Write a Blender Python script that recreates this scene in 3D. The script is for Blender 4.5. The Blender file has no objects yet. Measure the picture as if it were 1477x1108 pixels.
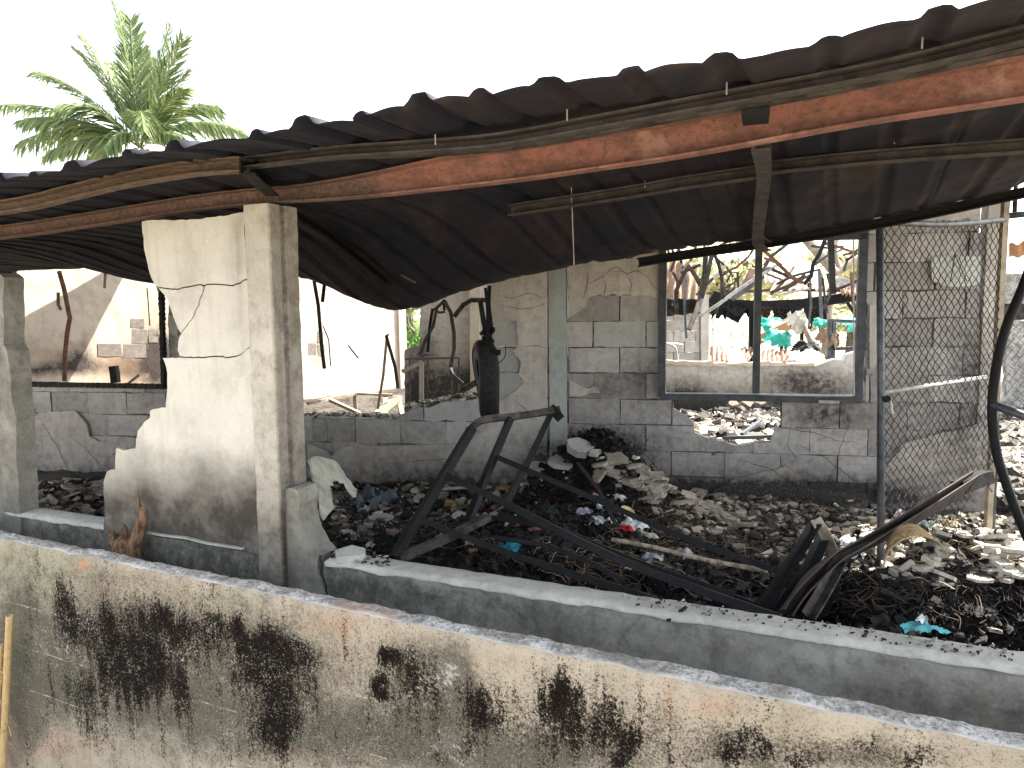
import bpy, math, random
import numpy as np
from math import radians, sin, cos, pi
from mathutils import Vector, noise as mn
rnd = random.Random(7)
SC = bpy.context.scene
COL = SC.collection
# ------------------------------------------------------------------ camera, sky, sun, exposure
F = 1070.0; EZ = 1.6
PITCH = radians(84.0); ROLL = radians(-0.75)
cam = bpy.data.cameras.new('camera'); cam.sensor_width = 36.0; cam.lens = 36.0 * F / 1477.0
cam.clip_start = 0.05; cam.clip_end = 2000
co = bpy.data.objects.new('camera', cam); COL.objects.link(co)
Rx = np.array([[1, 0, 0], [0, cos(PITCH), -sin(PITCH)], [0, sin(PITCH), cos(PITCH)]])
Rz = np.array([[cos(ROLL), -sin(ROLL), 0], [sin(ROLL), cos(ROLL), 0], [0, 0, 1]])
R = Rx @ Rz; EYE = np.array([0, 0, EZ])
from mathutils import Matrix
co.matrix_world = Matrix.Translation((0, 0, EZ)) @ Matrix([list(r) for r in R]).to_4x4()
SC.camera = co
SUN_AZ = radians(22.0); SUN_EL = radians(52.0)          # azimuth from +X towards +Y
w = bpy.data.worlds.new('World'); SC.world = w; w.use_nodes = True
wt = w.node_tree; wt.nodes.clear()
sky = wt.nodes.new('ShaderNodeTexSky'); sky.sky_type = 'NISHITA'; sky.sun_disc = False
sky.sun_elevation = SUN_EL; sky.sun_rotation = pi / 2 - SUN_AZ
sky.air_density = 1.0; sky.dust_density = 2.0; sky.ozone_density = 0.6
bg = wt.nodes.new('ShaderNodeBackground'); bg.inputs[1].default_value = 0.15
wo = wt.nodes.new('ShaderNodeOutputWorld')
hs = wt.nodes.new('ShaderNodeHueSaturation'); hs.inputs['Saturation'].default_value = 0.3; hs.inputs['Value'].default_value = 1.0   # thin milky overcast
wt.links.new(sky.outputs[0], hs.inputs['Color']); wt.links.new(hs.outputs[0], bg.inputs[0]); wt.links.new(bg.outputs[0], wo.inputs[0])
sl = bpy.data.lights.new('sun', 'SUN'); sl.energy = 5.0; sl.angle = radians(0.5); sl.color = (1, 0.93, 0.82)
so = bpy.data.objects.new('sun', sl); COL.objects.link(so)
sd = Vector((cos(SUN_EL) * cos(SUN_AZ), cos(SUN_EL) * sin(SUN_AZ), sin(SUN_EL)))
so.rotation_euler = sd.to_track_quat('Z', 'Y').to_euler()
SC.view_settings.view_transform = 'Standard'; SC.view_settings.look = 'None'
SC.view_settings.exposure = 2.15; SC.view_settings.gamma = 1.0
SC.view_settings.use_curve_mapping = False

# ------------------------------------------------------------------ photograph measuring helpers
def ray(px, py): return R @ np.array([(px - 738.5) / F, -(py - 554) / F, -1])
def PZ(px, py, z): d = ray(px, py); return EYE + d * ((z - EZ) / d[2])
def PD(px, py, D): d = ray(px, py); return EYE + d * (D / d[1])
def pix(p):
    q = (np.asarray(p) - EYE) @ R
    return 738.5 + F * q[..., 0] / -q[..., 2], 554 - F * q[..., 1] / -q[..., 2]
class Plane:
    """vertical plane frame: s along d, v into the scene, z up"""
    def __init__(s_, O, d):
        s_.O = np.array([O[0], O[1], 0.0]); d = np.array([d[0], d[1], 0.0]); s_.d = d / np.linalg.norm(d)
        s_.n = np.array([-s_.d[1], s_.d[0], 0.0])
    def hit(s_, px, py, v=0.0):
        r = ray(px, py); k = (v - s_.n @ (EYE - s_.O)) / (s_.n @ r); q = EYE + r * k
        return float(s_.d @ (q - s_.O)), float(q[2])
    def pt(s_, s, v, z): return s_.O + s_.d * s + s_.n * v + np.array([0, 0, z])
A1, B1 = PZ(1477, 1085, .6), PZ(0, 778, .6)
A2, B2 = PZ(1477, 968, .6), PZ(32, 743, .6)
W1 = Plane(A1, A1 - B1); W2 = Plane(A2, A2 - B2)
BW = Plane(PD(1000, 440, 5.6), (cos(radians(12)), -sin(radians(12))))
BW_Z = -.2

# ------------------------------------------------------------------ object helpers
def tag(o, label=None, cat=None, group=None, kind=None):
    if label: o['label'] = label
    if cat: o['category'] = cat
    if group: o['group'] = group
    if kind: o['kind'] = kind
    return o
def root(name, loc, label, cat, group=None):
    o = bpy.data.objects.new(name, None); o.location = tuple(float(a) for a in loc); o.empty_display_size = .1
    COL.objects.link(o); return tag(o, label, cat, group, 'thing')
def origin(p):
    v = Vector((0, 0, 0))
    while p is not None: v += p.location; p = p.parent
    return v
class MB:
    def __init__(s): s.v = []; s.f = []; s.a = {}
    def add(s, vs, fs, **attr):
        b = len(s.v); s.v += [tuple(float(c) for c in p) for p in vs]; s.f += [tuple(i + b for i in f) for f in fs]
        for k, val in attr.items():
            L = s.a.setdefault(k, []); L += [0.0] * (b - len(L)); L += list(val) if hasattr(val, '__len__') else [float(val)] * len(vs)
        return s
    def build(s, name, m, parent=None, smooth=False, kind=None, at=None):
        org = origin(parent)
        loc = Vector((0, 0, 0))
        if parent is None:
            a = np.array(s.v); c = (a.min(0) + a.max(0)) / 2; c[2] = a[:, 2].min(); loc = Vector(c.tolist()); org = loc
        me = bpy.data.meshes.new(name)
        me.from_pydata([(p[0] - org.x, p[1] - org.y, p[2] - org.z) for p in s.v], [], s.f)
        for k, L in s.a.items():
            L = L + [0.0] * (len(s.v) - len(L))
            at_ = me.attributes.new(k, 'FLOAT', 'POINT'); at_.data.foreach_set('value', np.array(L, dtype=np.float32))
        me.materials.append(m)
        if smooth: me.polygons.foreach_set('use_smooth', [True] * len(me.polygons))
        me.update()
        o = bpy.data.objects.new(name, me); o.location = loc; COL.objects.link(o)
        if parent is not None: o.parent = parent; o.location = (0, 0, 0)
        if kind: o['kind'] = kind
        return o
    def box(s, c, sx, sy, sz, ax=(1, 0, 0), az=(0, 0, 1), **attr):
        ax = np.array(ax, float); ax /= np.linalg.norm(ax); az = np.array(az, float); ay = np.cross(az, ax); ay /= np.linalg.norm(ay); az = np.cross(ax, ay)
        c = np.array(c, float); vs = [c + ax * sx * i / 2 + ay * sy * j / 2 + az * sz * k / 2 for i in (-1, 1) for j in (-1, 1) for k in (-1, 1)]
        return s.add(vs, [(0, 1, 3, 2), (4, 6, 7, 5), (0, 4, 5, 1), (2, 3, 7, 6), (0, 2, 6, 4), (1, 5, 7, 3)], **attr)
    def sweep(s, path, prof, up=(0, 0, 1), closed=True, caps=True, twist=None, hscale=None, **attr):
        P = [np.array(p, float) for p in path]; n = len(P); m = len(prof); vs = []
        for i in range(n):
            t = P[min(i + 1, n - 1)] - P[max(i - 1, 0)]; t = t / (np.linalg.norm(t) + 1e-9)
            u = np.array(up, float); x = np.cross(t, u)
            if np.linalg.norm(x) < 1e-3: x = np.cross(t, (0, 1, 0))
            x /= np.linalg.norm(x); y = np.cross(x, t)
            if twist is not None: a = twist(i / (n - 1)); x, y = x * cos(a) + y * sin(a), y * cos(a) - x * sin(a)
            hb = hscale(P[i]) if hscale else 1.0
            for (a, b) in prof: vs.append(P[i] + x * a + y * b * hb)
        fs = []
        for i in range(n - 1):
            for j in range(m if closed else m - 1):
                k = (j + 1) % m; fs.append((i * m + j, i * m + k, (i + 1) * m + k, (i + 1) * m + j))
        if closed and caps: fs.append(tuple(range(m))[::-1]); fs.append(tuple((n - 1) * m + j for j in range(m)))
        return s.add(vs, fs, **attr)
    def tube(s, path, r, n=6, **k): return s.sweep(path, [(r * cos(2 * pi * i / n), r * sin(2 * pi * i / n)) for i in range(n)], **k)
    def bar(s, path, w_, h_, **k): return s.sweep(path, [(-w_ / 2, -h_ / 2), (w_ / 2, -h_ / 2), (w_ / 2, h_ / 2), (-w_ / 2, h_ / 2)], **k)
def chan(w_, h_, t=.006):   # open C section, as a closed loop
    return [(-w_ / 2, -h_ / 2), (w_ / 2, -h_ / 2), (w_ / 2, -h_ / 2 + t), (-w_ / 2 + t, -h_ / 2 + t), (-w_ / 2 + t, h_ / 2 - t), (w_ / 2, h_ / 2 - t), (w_ / 2, h_ / 2), (-w_ / 2, h_ / 2)]
def smooth_path(pts, n=8):
    P = [np.array(p, float) for p in pts]
    if len(P) < 3: return [P[0] + (P[-1] - P[0]) * i / n for i in range(n + 1)]
    out = []
    for i in range(len(P) - 1):
        p0, p1, p2, p3 = P[max(i - 1, 0)], P[i], P[i + 1], P[min(i + 2, len(P) - 1)]
        for k in range(n):
            t = k / n; out.append(.5 * ((2 * p1) + (-p0 + p2) * t + (2 * p0 - 5 * p1 + 4 * p2 - p3) * t * t + (-p0 + 3 * p1 - 3 * p2 + p3) * t ** 3))
    out.append(P[-1]); return out
def jag(poly, amp, seg, seed=0, closed=True):
    """roughen a 2D outline"""
    out = []; n = len(poly)
    for i in range(n if closed else n - 1):
        a = np.array(poly[i], float); b = np.array(poly[(i + 1) % n], float); L = np.linalg.norm(b - a)
        k = max(1, int(L / seg)); d = (b - a) / (L + 1e-9); nn = np.array([-d[1], d[0]])
        for j in range(k):
            q = a + (b - a) * j / k
            if j or i: q = q + nn * amp * (mn.noise((q[0] * 9, q[1] * 9, seed)) * 1.6 + (mn.noise((q[0] * 40, q[1] * 40, seed + 3))) * .9) + d * amp * .4 * mn.noise((q[0] * 23, q[1] * 31, seed + 9))
            out.append((float(q[0]), float(q[1])))
    if not closed: out.append(tuple(float(c) for c in poly[-1]))
    return out
def clipc(poly, x0, x1, y0, y1):
    def cut(P, ax, val, keep):
        o = []
        for i in range(len(P)):
            a, b = P[i - 1], P[i]; ia = (a[ax] - val) * keep >= 0; ib = (b[ax] - val) * keep >= 0
            if ia != ib:
                t = (val - a[ax]) / (b[ax] - a[ax]); o.append((a[0] + (b[0] - a[0]) * t, a[1] + (b[1] - a[1]) * t))
            if ib: o.append(b)
        return o
    for ax, val, keep in ((0, x0, 1), (0, x1, -1), (1, y0, 1), (1, y1, -1)):
        poly = cut(poly, ax, val, keep)
        if len(poly) < 3: return []
    return poly
def area(P): return .5 * sum(P[i - 1][0] * P[i][1] - P[i][0] * P[i - 1][1] for i in range(len(P)))
def inside(p, P):
    c = False
    for i in range(len(P)):
        a, b = P[i - 1], P[i]
        if (a[1] > p[1]) != (b[1] > p[1]) and p[0] < (b[0] - a[0]) * (p[1] - a[1]) / (b[1] - a[1]) + a[0]: c = not c
    return c
def panel(mb, plane, poly, v0, thick, g=.06, bow=None, stain=None, rough=0.0, ax='s'):
    """a slab standing in a vertical plane: front face at v0, back at v0+thick, outline poly in (s,z)"""
    if area(poly) < 0: poly = poly[::-1]
    xs = [p[0] for p in poly]; ys = [p[1] for p in poly]
    x0, y0 = min(xs), min(ys); nx = max(1, math.ceil((max(xs) - x0) / g)); ny = max(1, math.ceil((max(ys) - y0) / g))
    idx = {}; V = []; FS = []
    def vid(p, back=False):
        k = (round(p[0], 5), round(p[1], 5), back)
        if k not in idx:
            vv = v0 + (bow(p[0], p[1]) if bow else 0) + (rough * mn.noise((p[0] * 6, p[1] * 6, 1.7)) if rough and not back else 0) + (thick if back else 0)
            idx[k] = len(V); V.append(plane.pt(p[0], vv, p[1]))
        return idx[k]
    for i in range(nx):
        for j in range(ny):
            c = clipc(poly, x0 + i * g, x0 + (i + 1) * g, y0 + j * g, y0 + (j + 1) * g)
            if len(c) < 3 or abs(area(c)) < 1e-7: continue
            f = [];
            for p in c:
                q = vid(p)
                if not f or (q != f[-1] and q != f[0]): f.append(q)
            if len(f) > 2: FS.append(tuple(f))
    # rim; every rim point is taken with its own front vertex so the silhouette stays exact
    n = len(poly); fr = [vid(p) for p in poly]; bk = [vid(p, True) for p in poly]
    for i in range(n):
        j = (i + 1) % n; FS.append((fr[j], fr[i], bk[i], bk[j]))
    FS.append(tuple(reversed(bk)))
    at = {}
    if stain is not None:
        A = np.array(V); X, Y = pix(A)
        for k, fn in stain.items(): at[k] = np.clip(fn(X, Y, A), 0, 1.5).tolist()
    mb.add(V, FS, **at); return mb
def blobs(lst):
    def f(X, Y, A=None):
        r = np.zeros_like(X)
        for b in lst:
            q = ((X - b[0]) / b[2]) ** 2 + ((Y - b[1]) / b[3]) ** 2
            r = r + b[4] * np.exp(-q * q * .5) if len(b) > 5 else r + b[4] * np.exp(-q)
        return r
    return f
def poly_on(plane, pts, v=0.0): return [plane.hit(x, y, v) for x, y in pts]

# ------------------------------------------------------------------ materials
class N:
    def __init__(s, name):
        s.m = bpy.data.materials.new(name); s.m.use_nodes = True; s.t = s.m.node_tree; s.t.nodes.clear()
        s.out = s.t.nodes.new('ShaderNodeOutputMaterial'); s.b = s.t.nodes.new('ShaderNodeBsdfPrincipled')
        s.t.links.new(s.b.outputs[0], s.out.inputs[0]); s.pos = s.t.nodes.new('ShaderNodeNewGeometry').outputs['Position']
    def lk(s, a, b): s.t.links.new(a, b)
    def setv(s, sock, val):
        if hasattr(val, 'is_output') or isinstance(val, bpy.types.NodeSocket): s.lk(val, sock)
        else: sock.default_value = val
    def map(s, sc): 
        n = s.t.nodes.new('ShaderNodeMapping'); s.lk(s.pos, n.inputs[0]); n.inputs['Scale'].default_value = sc; return n.outputs[0]
    def noise(s, scale, detail=5, rough=.6, vec=None, dist=0):
        n = s.t.nodes.new('ShaderNodeTexNoise'); n.inputs['Scale'].default_value = scale; n.inputs['Detail'].default_value = detail
        n.inputs['Roughness'].default_value = rough; n.inputs['Distortion'].default_value = dist
        s.lk(vec if vec else s.pos, n.inputs['Vector']); return n.outputs['Fac']
    def voro(s, scale, vec=None, feat='F1'):
        n = s.t.nodes.new('ShaderNodeTexVoronoi'); n.feature = feat; n.inputs['Scale'].default_value = scale; s.lk(vec if vec else s.pos, n.inputs['Vector']); return n.outputs['Distance']
    def ramp(s, fac, a, b, lo=0., hi=1.):
        n = s.t.nodes.new('ShaderNodeMapRange'); n.inputs[1].default_value = a; n.inputs[2].default_value = b; n.inputs[3].default_value = lo; n.inputs[4].default_value = hi
        n.interpolation_type = 'SMOOTHSTEP'; s.lk(fac, n.inputs[0]); return n.outputs[0]
    def math(s, op, a, b=0.0, clamp=False):
        n = s.t.nodes.new('ShaderNodeMath'); n.operation = op; n.use_clamp = clamp; s.setv(n.inputs[0], a); s.setv(n.inputs[1], b); return n.outputs[0]
    def mix(s, f, a, b):
        n = s.t.nodes.new('ShaderNodeMix'); n.data_type = 'RGBA'; s.setv(n.inputs[0], f)
        for sock, c in ((n.inputs[6], a), (n.inputs[7], b)):
            if isinstance(c, tuple): sock.default_value = (*c, 1) if len(c) == 3 else c
            else: s.lk(c, sock)
        return n.outputs[2]
    def attr(s, name): n = s.t.nodes.new('ShaderNodeAttribute'); n.attribute_name = name; return n.outputs['Fac']
    def done(s, col, rough=.9, metal=0, bump=None, bd=.01, bs=.6, spec=.3):
        if isinstance(col, tuple): s.b.inputs['Base Color'].default_value = (*col, 1)
        else: s.lk(col, s.b.inputs['Base Color'])
        s.setv(s.b.inputs['Roughness'], rough); s.setv(s.b.inputs['Metallic'], metal); s.b.inputs['Specular IOR Level'].default_value = spec
        if bump is not None:
            n = s.t.nodes.new('ShaderNodeBump'); n.inputs['Distance'].default_value = bd; n.inputs['Strength'].default_value = bs
            s.lk(bump, n.inputs['Height']); s.lk(n.outputs[0], s.b.inputs['Normal'])
        return s.m

def m_masonry(name, c1, c2, c3, soot=(.025, .022, .022), sc=1.0, bd=.006, tint=(.22, .16, .12), grain=.25):
    n = N(name); big = n.noise(2.2 * sc, 4, .6); mid = n.noise(9 * sc, 6, .7); fine = n.noise(70, 5, .75)
    c = n.mix(n.ramp(big, .35, .65), c1, c2); c = n.mix(n.ramp(mid, .42, .7, 0, .8), c, c3)
    st = n.noise(1, 5, .65, n.map((14, 14, 1.2))); c = n.mix(n.ramp(st, .5, .75, 0, .35), c, tuple(x * .6 for x in c3))
    c = n.mix(n.ramp(fine, .5, .8, 0, grain), c, tuple(x * .35 for x in c2)); c = n.mix(n.ramp(fine, .5, .2, 0, grain), c, tuple(min(.85, x * 1.5) for x in c1))
    so_ = n.attr('soot'); br = n.attr('brown')
    pit = n.ramp(n.voro(45), .0, .16, 1, 0); pit = n.math('MULTIPLY', pit, n.ramp(n.noise(6), .5, .62))
    c = n.mix(n.math('MULTIPLY', pit, .5), c, tuple(x * .3 for x in c2))
    c = n.mix(n.math('MULTIPLY', n.math('ADD', br, n.math('MULTIPLY', br, n.math('SUBTRACT', mid, .5))), .85, True), c, tint)
    k = n.math('ADD', n.math('MULTIPLY', so_, 1.0), n.math('MULTIPLY', n.math('SUBTRACT', mid, .5), n.math('MULTIPLY', so_, 2.2)), True)
    k = n.math('ADD', k, n.math('MULTIPLY', n.math('SUBTRACT', fine, .5), n.math('MULTIPLY', so_, 1.2)), True)
    c = n.mix(n.math('MULTIPLY', k, .96), c, soot)
    h = n.math('ADD', n.math('MULTIPLY', mid, .8), n.math('MULTIPLY', fine, .35)); h = n.math('SUBTRACT', h, n.math('MULTIPLY', pit, .3))
    return n.done(c, .92, bump=h, bd=bd, bs=.7)
def m_plain(name, c1, c2=None, sc=12, rough=.8, metal=0, bd=.003, spec=.3, streak=None):
    n = N(name); c2 = c2 or tuple(x * .5 for x in c1); v = n.map(streak) if streak else None
    a = n.noise(sc, 6, .65, v); b = n.noise(sc * 6, 4, .7)
    c = n.mix(n.ramp(a, .38, .66), c1, c2); c = n.mix(n.ramp(b, .5, .75, 0, .5), c, tuple(x * .4 for x in c2))
    return n.done(c, rough, metal, n.math('ADD', a, n.math('MULTIPLY', b, .4)), bd, .6, spec)
def m_tone(name, stops, sc=40, rough=.95, bd=.003):
    """colour picked by the per-piece attribute 'tone' with fine grain over it"""
    n = N(name); t = n.attr('tone'); r = n.t.nodes.new('ShaderNodeValToRGB'); n.lk(t, r.inputs[0]); cr = r.color_ramp
    cr.interpolation = 'LINEAR'
    while len(cr.elements) < len(stops): cr.elements.new(.5)
    for e, (p, c) in zip(cr.elements, stops): e.position = p; e.color = (*c, 1)
    f = n.noise(sc, 5, .7); c = n.mix(n.ramp(f, .5, .75, 0, .6), r.outputs[0], (.04, .035, .03))
    return n.done(c, rough, bump=f, bd=bd)

M_PIER = m_masonry('pier_plaster', (.60, .585, .53), (.53, .515, .46), (.44, .425, .375), sc=.7, tint=(.066, .058, .048), grain=.2)
M_COLM = m_masonry('column_concrete', (.52, .50, .445), (.42, .395, .345), (.30, .275, .23), sc=1.5, tint=(.085, .074, .058), bd=.008)
M_COLM2 = m_masonry('post_concrete', (.50, .54, .52), (.44, .48, .46), (.36, .40, .39), sc=2, bd=.006)
M_LOW = m_masonry('low_wall_render', (.29, .285, .255), (.20, .196, .172), (.125, .122, .105), sc=1.8, soot=(.05, .05, .043), tint=(.12, .117, .10), grain=.4)
M_LOWTOP = m_masonry('coping_mortar', (.46, .455, .42), (.36, .355, .325), (.27, .265, .24), sc=2)
M_BLOCK = m_masonry('concrete_block', (.60, .585, .56), (.51, .495, .475), (.41, .395, .375), sc=2.2, tint=(.17, .15, .135))
M_BLOCK_PALE = m_masonry('pale_block', (.52, .53, .51), (.47, .48, .46), (.40, .41, .39), sc=1.4)
M_MORTAR = m_masonry('mortar', (.16, .15, .14), (.11, .10, .095), (.07, .065, .06), sc=3, bd=.01)
M_BPLAS = m_masonry('scorched_plaster', (.64, .615, .565), (.55, .525, .475), (.44, .41, .36), sc=1.6, tint=(.19, .158, .13), grain=.15)
M_FARPL = m_masonry('sunlit_plaster', (.53, .47, .385), (.48, .415, .33), (.40, .34, .27), sc=.8, tint=(.26, .175, .115), grain=.1)
M_ROOF = None
def m_front():
    n = N('mouldy_render'); big = n.noise(2.6, 5, .65); mid = n.noise(11, 7, .72); fin = n.noise(95, 6, .8); vf = n.noise(230, 4, .8)
    strk = n.noise(1, 6, .7, n.map((26, 26, 2.2)))
    c = n.mix(n.ramp(big, .38, .62), (.43, .38, .305), (.355, .315, .25)); c = n.mix(n.ramp(mid, .45, .7, 0, .7), c, (.32, .28, .22))
    c = n.mix(n.ramp(strk, .5, .72, 0, .4), c, (.26, .21, .155))
    g = n.attr('grn'); c = n.mix(n.math('MULTIPLY', g, n.ramp(mid, .25, .6, .6, 1), True), c, n.mix(n.ramp(mid, .4, .6), (.31, .31, .235), (.21, .215, .15)))
    r_ = n.attr('rust'); c = n.mix(n.math('MULTIPLY', r_, n.ramp(fin, .3, .6), True), c, (.50, .25, .15))
    p = n.attr('pale'); pk = n.ramp(n.math('ADD', n.math('MULTIPLY', p, .55), n.math('ADD', n.math('MULTIPLY', mid, .6), n.math('MULTIPLY', fin, .5))), .86, 1.02); c = n.mix(n.math('MULTIPLY', pk, n.ramp(p, .05, .3)), c, (.52, .52, .47))
    fl = n.attr('film'); fk = n.ramp(n.math('ADD', n.math('MULTIPLY', fl, .5), n.math('ADD', n.math('MULTIPLY', mid, .5), n.math('MULTIPLY', fin, .6))), .62, .98); c = n.mix(n.math('MULTIPLY', fk, .85), c, (.075, .072, .056))
    # fine dirt everywhere, then the black mould colonies
    c = n.mix(n.ramp(n.math('ADD', n.math('MULTIPLY', fin, .6), n.math('MULTIPLY', mid, .5)), .55, .78, 0, .7), c, (.17, .145, .11))
    c = n.mix(n.ramp(vf, .58, .70, 0, .6), c, (.06, .05, .04)); c = n.mix(n.ramp(vf, .44, .32, 0, .6), c, (.48, .43, .36)); c = n.mix(n.ramp(fin, .44, .34, 0, .6), c, (.42, .37, .30))
    sp = n.attr('speck'); sk = n.ramp(n.math('ADD', n.math('MULTIPLY', sp, .075), n.noise(150, 5, .8)), .60, .67); c = n.mix(n.math('MULTIPLY', sk, .85), c, (.035, .028, .023))
    sk2 = n.ramp(n.math('ADD', n.math('MULTIPLY', sp, .05), n.noise(60, 6, .8, dist=.6)), .60, .68); c = n.mix(n.math('MULTIPLY', sk2, .7), c, (.06, .05, .04))
    ln = n.attr('line'); c = n.mix(n.math('MULTIPLY', n.ramp(ln, .45, .8), n.ramp(mid, .45, .6)), c, (.50, .48, .42))
    md = n.attr('mold')
    def cn(x, g): return n.math('MULTIPLY', n.math('SUBTRACT', x, .5), g)
    dr = n.noise(1, 6, .7, n.map((13, 13, 3.6)))
    k = n.math('ADD', n.math('MULTIPLY', md, .50), n.math('ADD', cn(dr, 1.3), n.math('ADD', cn(fin, 1.5), n.math('ADD', cn(strk, .7), cn(vf, 1.1)))))
    k2 = n.ramp(k, .20, .37); c = n.mix(n.math('MULTIPLY', k2, 1.0), c, n.mix(n.ramp(fin, .4, .6), (.004, .003, .003), (.014, .010, .008)))
    # lime flakes still sticking on top of the mould
    fk2 = n.ramp(n.math('ADD', n.noise(120, 6, .85), cn(n.noise(8, 5, .7), .35)), .575, .625); c = n.mix(n.math('MULTIPLY', fk2, .75), c, (.42, .39, .33))
    fk3 = n.ramp(n.math('ADD', n.noise(38, 6, .8, dist=.5), n.math('MULTIPLY', p, .12)), .66, .70); c = n.mix(n.math('MULTIPLY', fk3, .8), c, (.46, .44, .38))
    h = n.math('ADD', n.math('MULTIPLY', mid, .7), n.math('MULTIPLY', fin, .5)); h = n.math('ADD', h, n.math('MULTIPLY', vf, .25))
    return n.done(c, .97, bump=h, bd=.007, bs=.9, spec=.08)
M_FRONT = m_front()
def m_limecap():
    n = N('lime_washed_coping'); a = n.noise(14, 7, .75); b = n.noise(80, 6, .8); s_ = n.noise(5, 5, .6)
    c = n.mix(n.ramp(a, .45, .62), (.60, .59, .56), (.26, .25, .235)); c = n.mix(n.ramp(n.noise(4, 6, .7), .45, .62, 0, .75), c, (.24, .22, .19)); c = n.mix(n.ramp(b, .47, .6, 0, .9), c, (.14, .14, .135))
    r_ = n.attr('rust'); c = n.mix(n.math('MULTIPLY', r_, n.ramp(a, .3, .6), True), c, (.46, .27, .18))
    e = n.attr('edge'); c = n.mix(n.math('MULTIPLY', e, n.ramp(s_, .3, .6, .5, 1), True), c, (.74, .73, .70))
    return n.done(c, .9, bump=n.math('ADD', a, n.math('MULTIPLY', b, .5)), bd=.012, bs=.9)
M_LIME = m_limecap()
def m_roof():
    n = N('burnt_sheet_metal'); a = n.noise(1.6, 5, .6); b = n.noise(9, 6, .7); s_ = n.noise(1, 5, .6, n.map((5, 1.2, 3)))
    f = n.noise(60, 4, .7)
    c = n.mix(n.ramp(a, .4, .62), (.008, .011, .022), (.023, .018, .028)); c = n.mix(n.ramp(s_, .52, .7, 0, .6), c, (.065, .043, .038))
    c = n.mix(n.ramp(b, .5, .75, 0, .6), c, (.010, .010, .015)); c = n.mix(n.ramp(f, .55, .75, 0, .35), c, (.045, .038, .038))
    return n.done(c, n.ramp(b, .3, .7, .75, .95), .0, n.math('ADD', b, n.math('MULTIPLY', f, .4)), .004, .5, .4)
M_ROOF = m_roof()
def m_oxide():
    n = N('red_oxide_paint'); a = n.noise(1, 6, .75, n.map((7, 7, 16))); b = n.noise(60, 5, .8)
    q = n.t.nodes.new('ShaderNodeSeparateXYZ'); n.lk(n.pos, q.inputs[0])
    c = n.mix(n.ramp(a, .42, .6), (.36, .17, .14), (.22, .115, .095)); c = n.mix(n.ramp(b, .5, .68, 0, .8), c, (.12, .07, .055)); c = n.mix(n.ramp(n.noise(8), .55, .68, 0, .7), c, (.50, .31, .26))
    br = n.attr('soot'); k = n.math('ADD', br, n.math('MULTIPLY', n.math('SUBTRACT', a, .5), n.math('MULTIPLY', br, 2)), True); c = n.mix(k, c, n.mix(n.ramp(b, .4, .6), (.19, .12, .095), (.09, .065, .06)))
    return n.done(c, .75, bump=n.math('ADD', a, n.math('MULTIPLY', b, .5)), bd=.003, bs=.6)
M_OXIDE = m_oxide()
M_PURL_T = m_plain('scorched_tan_steel', (.19, .135, .095), (.095, .075, .062), 6, .8, streak=(4, 4, 22))
M_PURL_G = m_plain('scorched_grey_steel', (.085, .078, .078), (.045, .040, .043), 14, .85, bd=.006)
M_BSTEEL = m_plain('burnt_steel', (.010, .011, .0125), (.0045, .005, .0055), 20, .75, 0, spec=.3)
M_BSTEEL2 = m_plain('bare_burnt_steel', (.085, .075, .066), (.022, .020, .018), 16, .7, .2)
M_PALEPL = m_plain('pale_grey_render', (.62, .64, .62), (.50, .52, .50), 6, .9, bd=.004)
M_CHANNEL = m_plain('scaled_channel_steel', (.062, .046, .04), (.02, .018, .017), 9, .8, bd=.006)
M_RSTEEL = m_plain('rusty_steel', (.22, .10, .065), (.08, .05, .04), 18, .85)
M_FRAME = m_plain('sooty_grey_frame', (.075, .085, .10), (.038, .042, .05), 10, .6, .1, spec=.5)
M_GALV = m_plain('galvanised_pipe', (.11, .125, .145), (.05, .056, .07), 16, .5, .4, spec=.5)
M_GALV_PALE = m_plain('pale_galvanised_pipe', (.52, .52, .50), (.3, .3, .29), 16, .55, .3)
M_WIRE = m_plain('scorched_wire', (.045, .042, .042), (.018, .017, .018), 30, .7, .3)
M_CHAR = m_plain('charcoal', (.005, .005, .0056), (.0025, .0025, .003), 25, .8, bd=.01, spec=.4)
M_CHARW = m_plain('charred_timber', (.020, .018, .018), (.007, .0065, .0065), 1, .75, bd=.01, streak=(40, 40, 12))
M_ASHW = m_plain('ashen_timber', (.42, .36, .28), (.26, .21, .16), 8, .9)
M_STRIP = m_plain('bare_rod', (.62, .52, .38), (.22, .18, .13), 22, .7)
M_CHIPS = m_tone('rubble_pieces', [(0, (.008, .008, .008)), (.36, (.03, .027, .024)), (.62, (.23, .205, .17)), (.8, (.50, .46, .38)), (1, (.72, .70, .64))])
M_TWIG = m_tone('twigs_and_wire', [(0, (.018, .017, .017)), (.5, (.07, .055, .045)), (.8, (.24, .17, .11)), (1, (.55, .45, .33))], 20)
M_SLAB = m_plain('broken_plaster', (.36, .32, .265), (.25, .22, .18), 14, .95, bd=.006)
M_SLABP = m_plain('pale_broken_plaster', (.48, .445, .38), (.33, .30, .25), 14, .95, bd=.006)
def m_floor():
    n = N('ash_and_rubble_floor'); a = n.noise(3, 6, .7); b = n.noise(26, 6, .8); v = n.voro(30)
    c = n.mix(n.ramp(a, .42, .6), (.020, .018, .017), (.085, .072, .058)); c = n.mix(n.ramp(b, .5, .65, 0, .8), c, (.17, .145, .115)); c = n.mix(n.ramp(v, .3, .1, 0, .5), c, (.02, .018, .018))
    dk = n.attr('dark'); c = n.mix(n.math('MULTIPLY', dk, n.ramp(b, .25, .5, .75, 1), True), c, (.005, .005, .0055))
    return n.done(c, .95, bump=n.math('ADD', b, a), bd=.03, bs=1)
M_ASHF = m_floor()
M_EARTH = m_plain('dry_earth', (.30, .25, .18), (.21, .175, .125), 3, .95, bd=.02)
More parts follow.
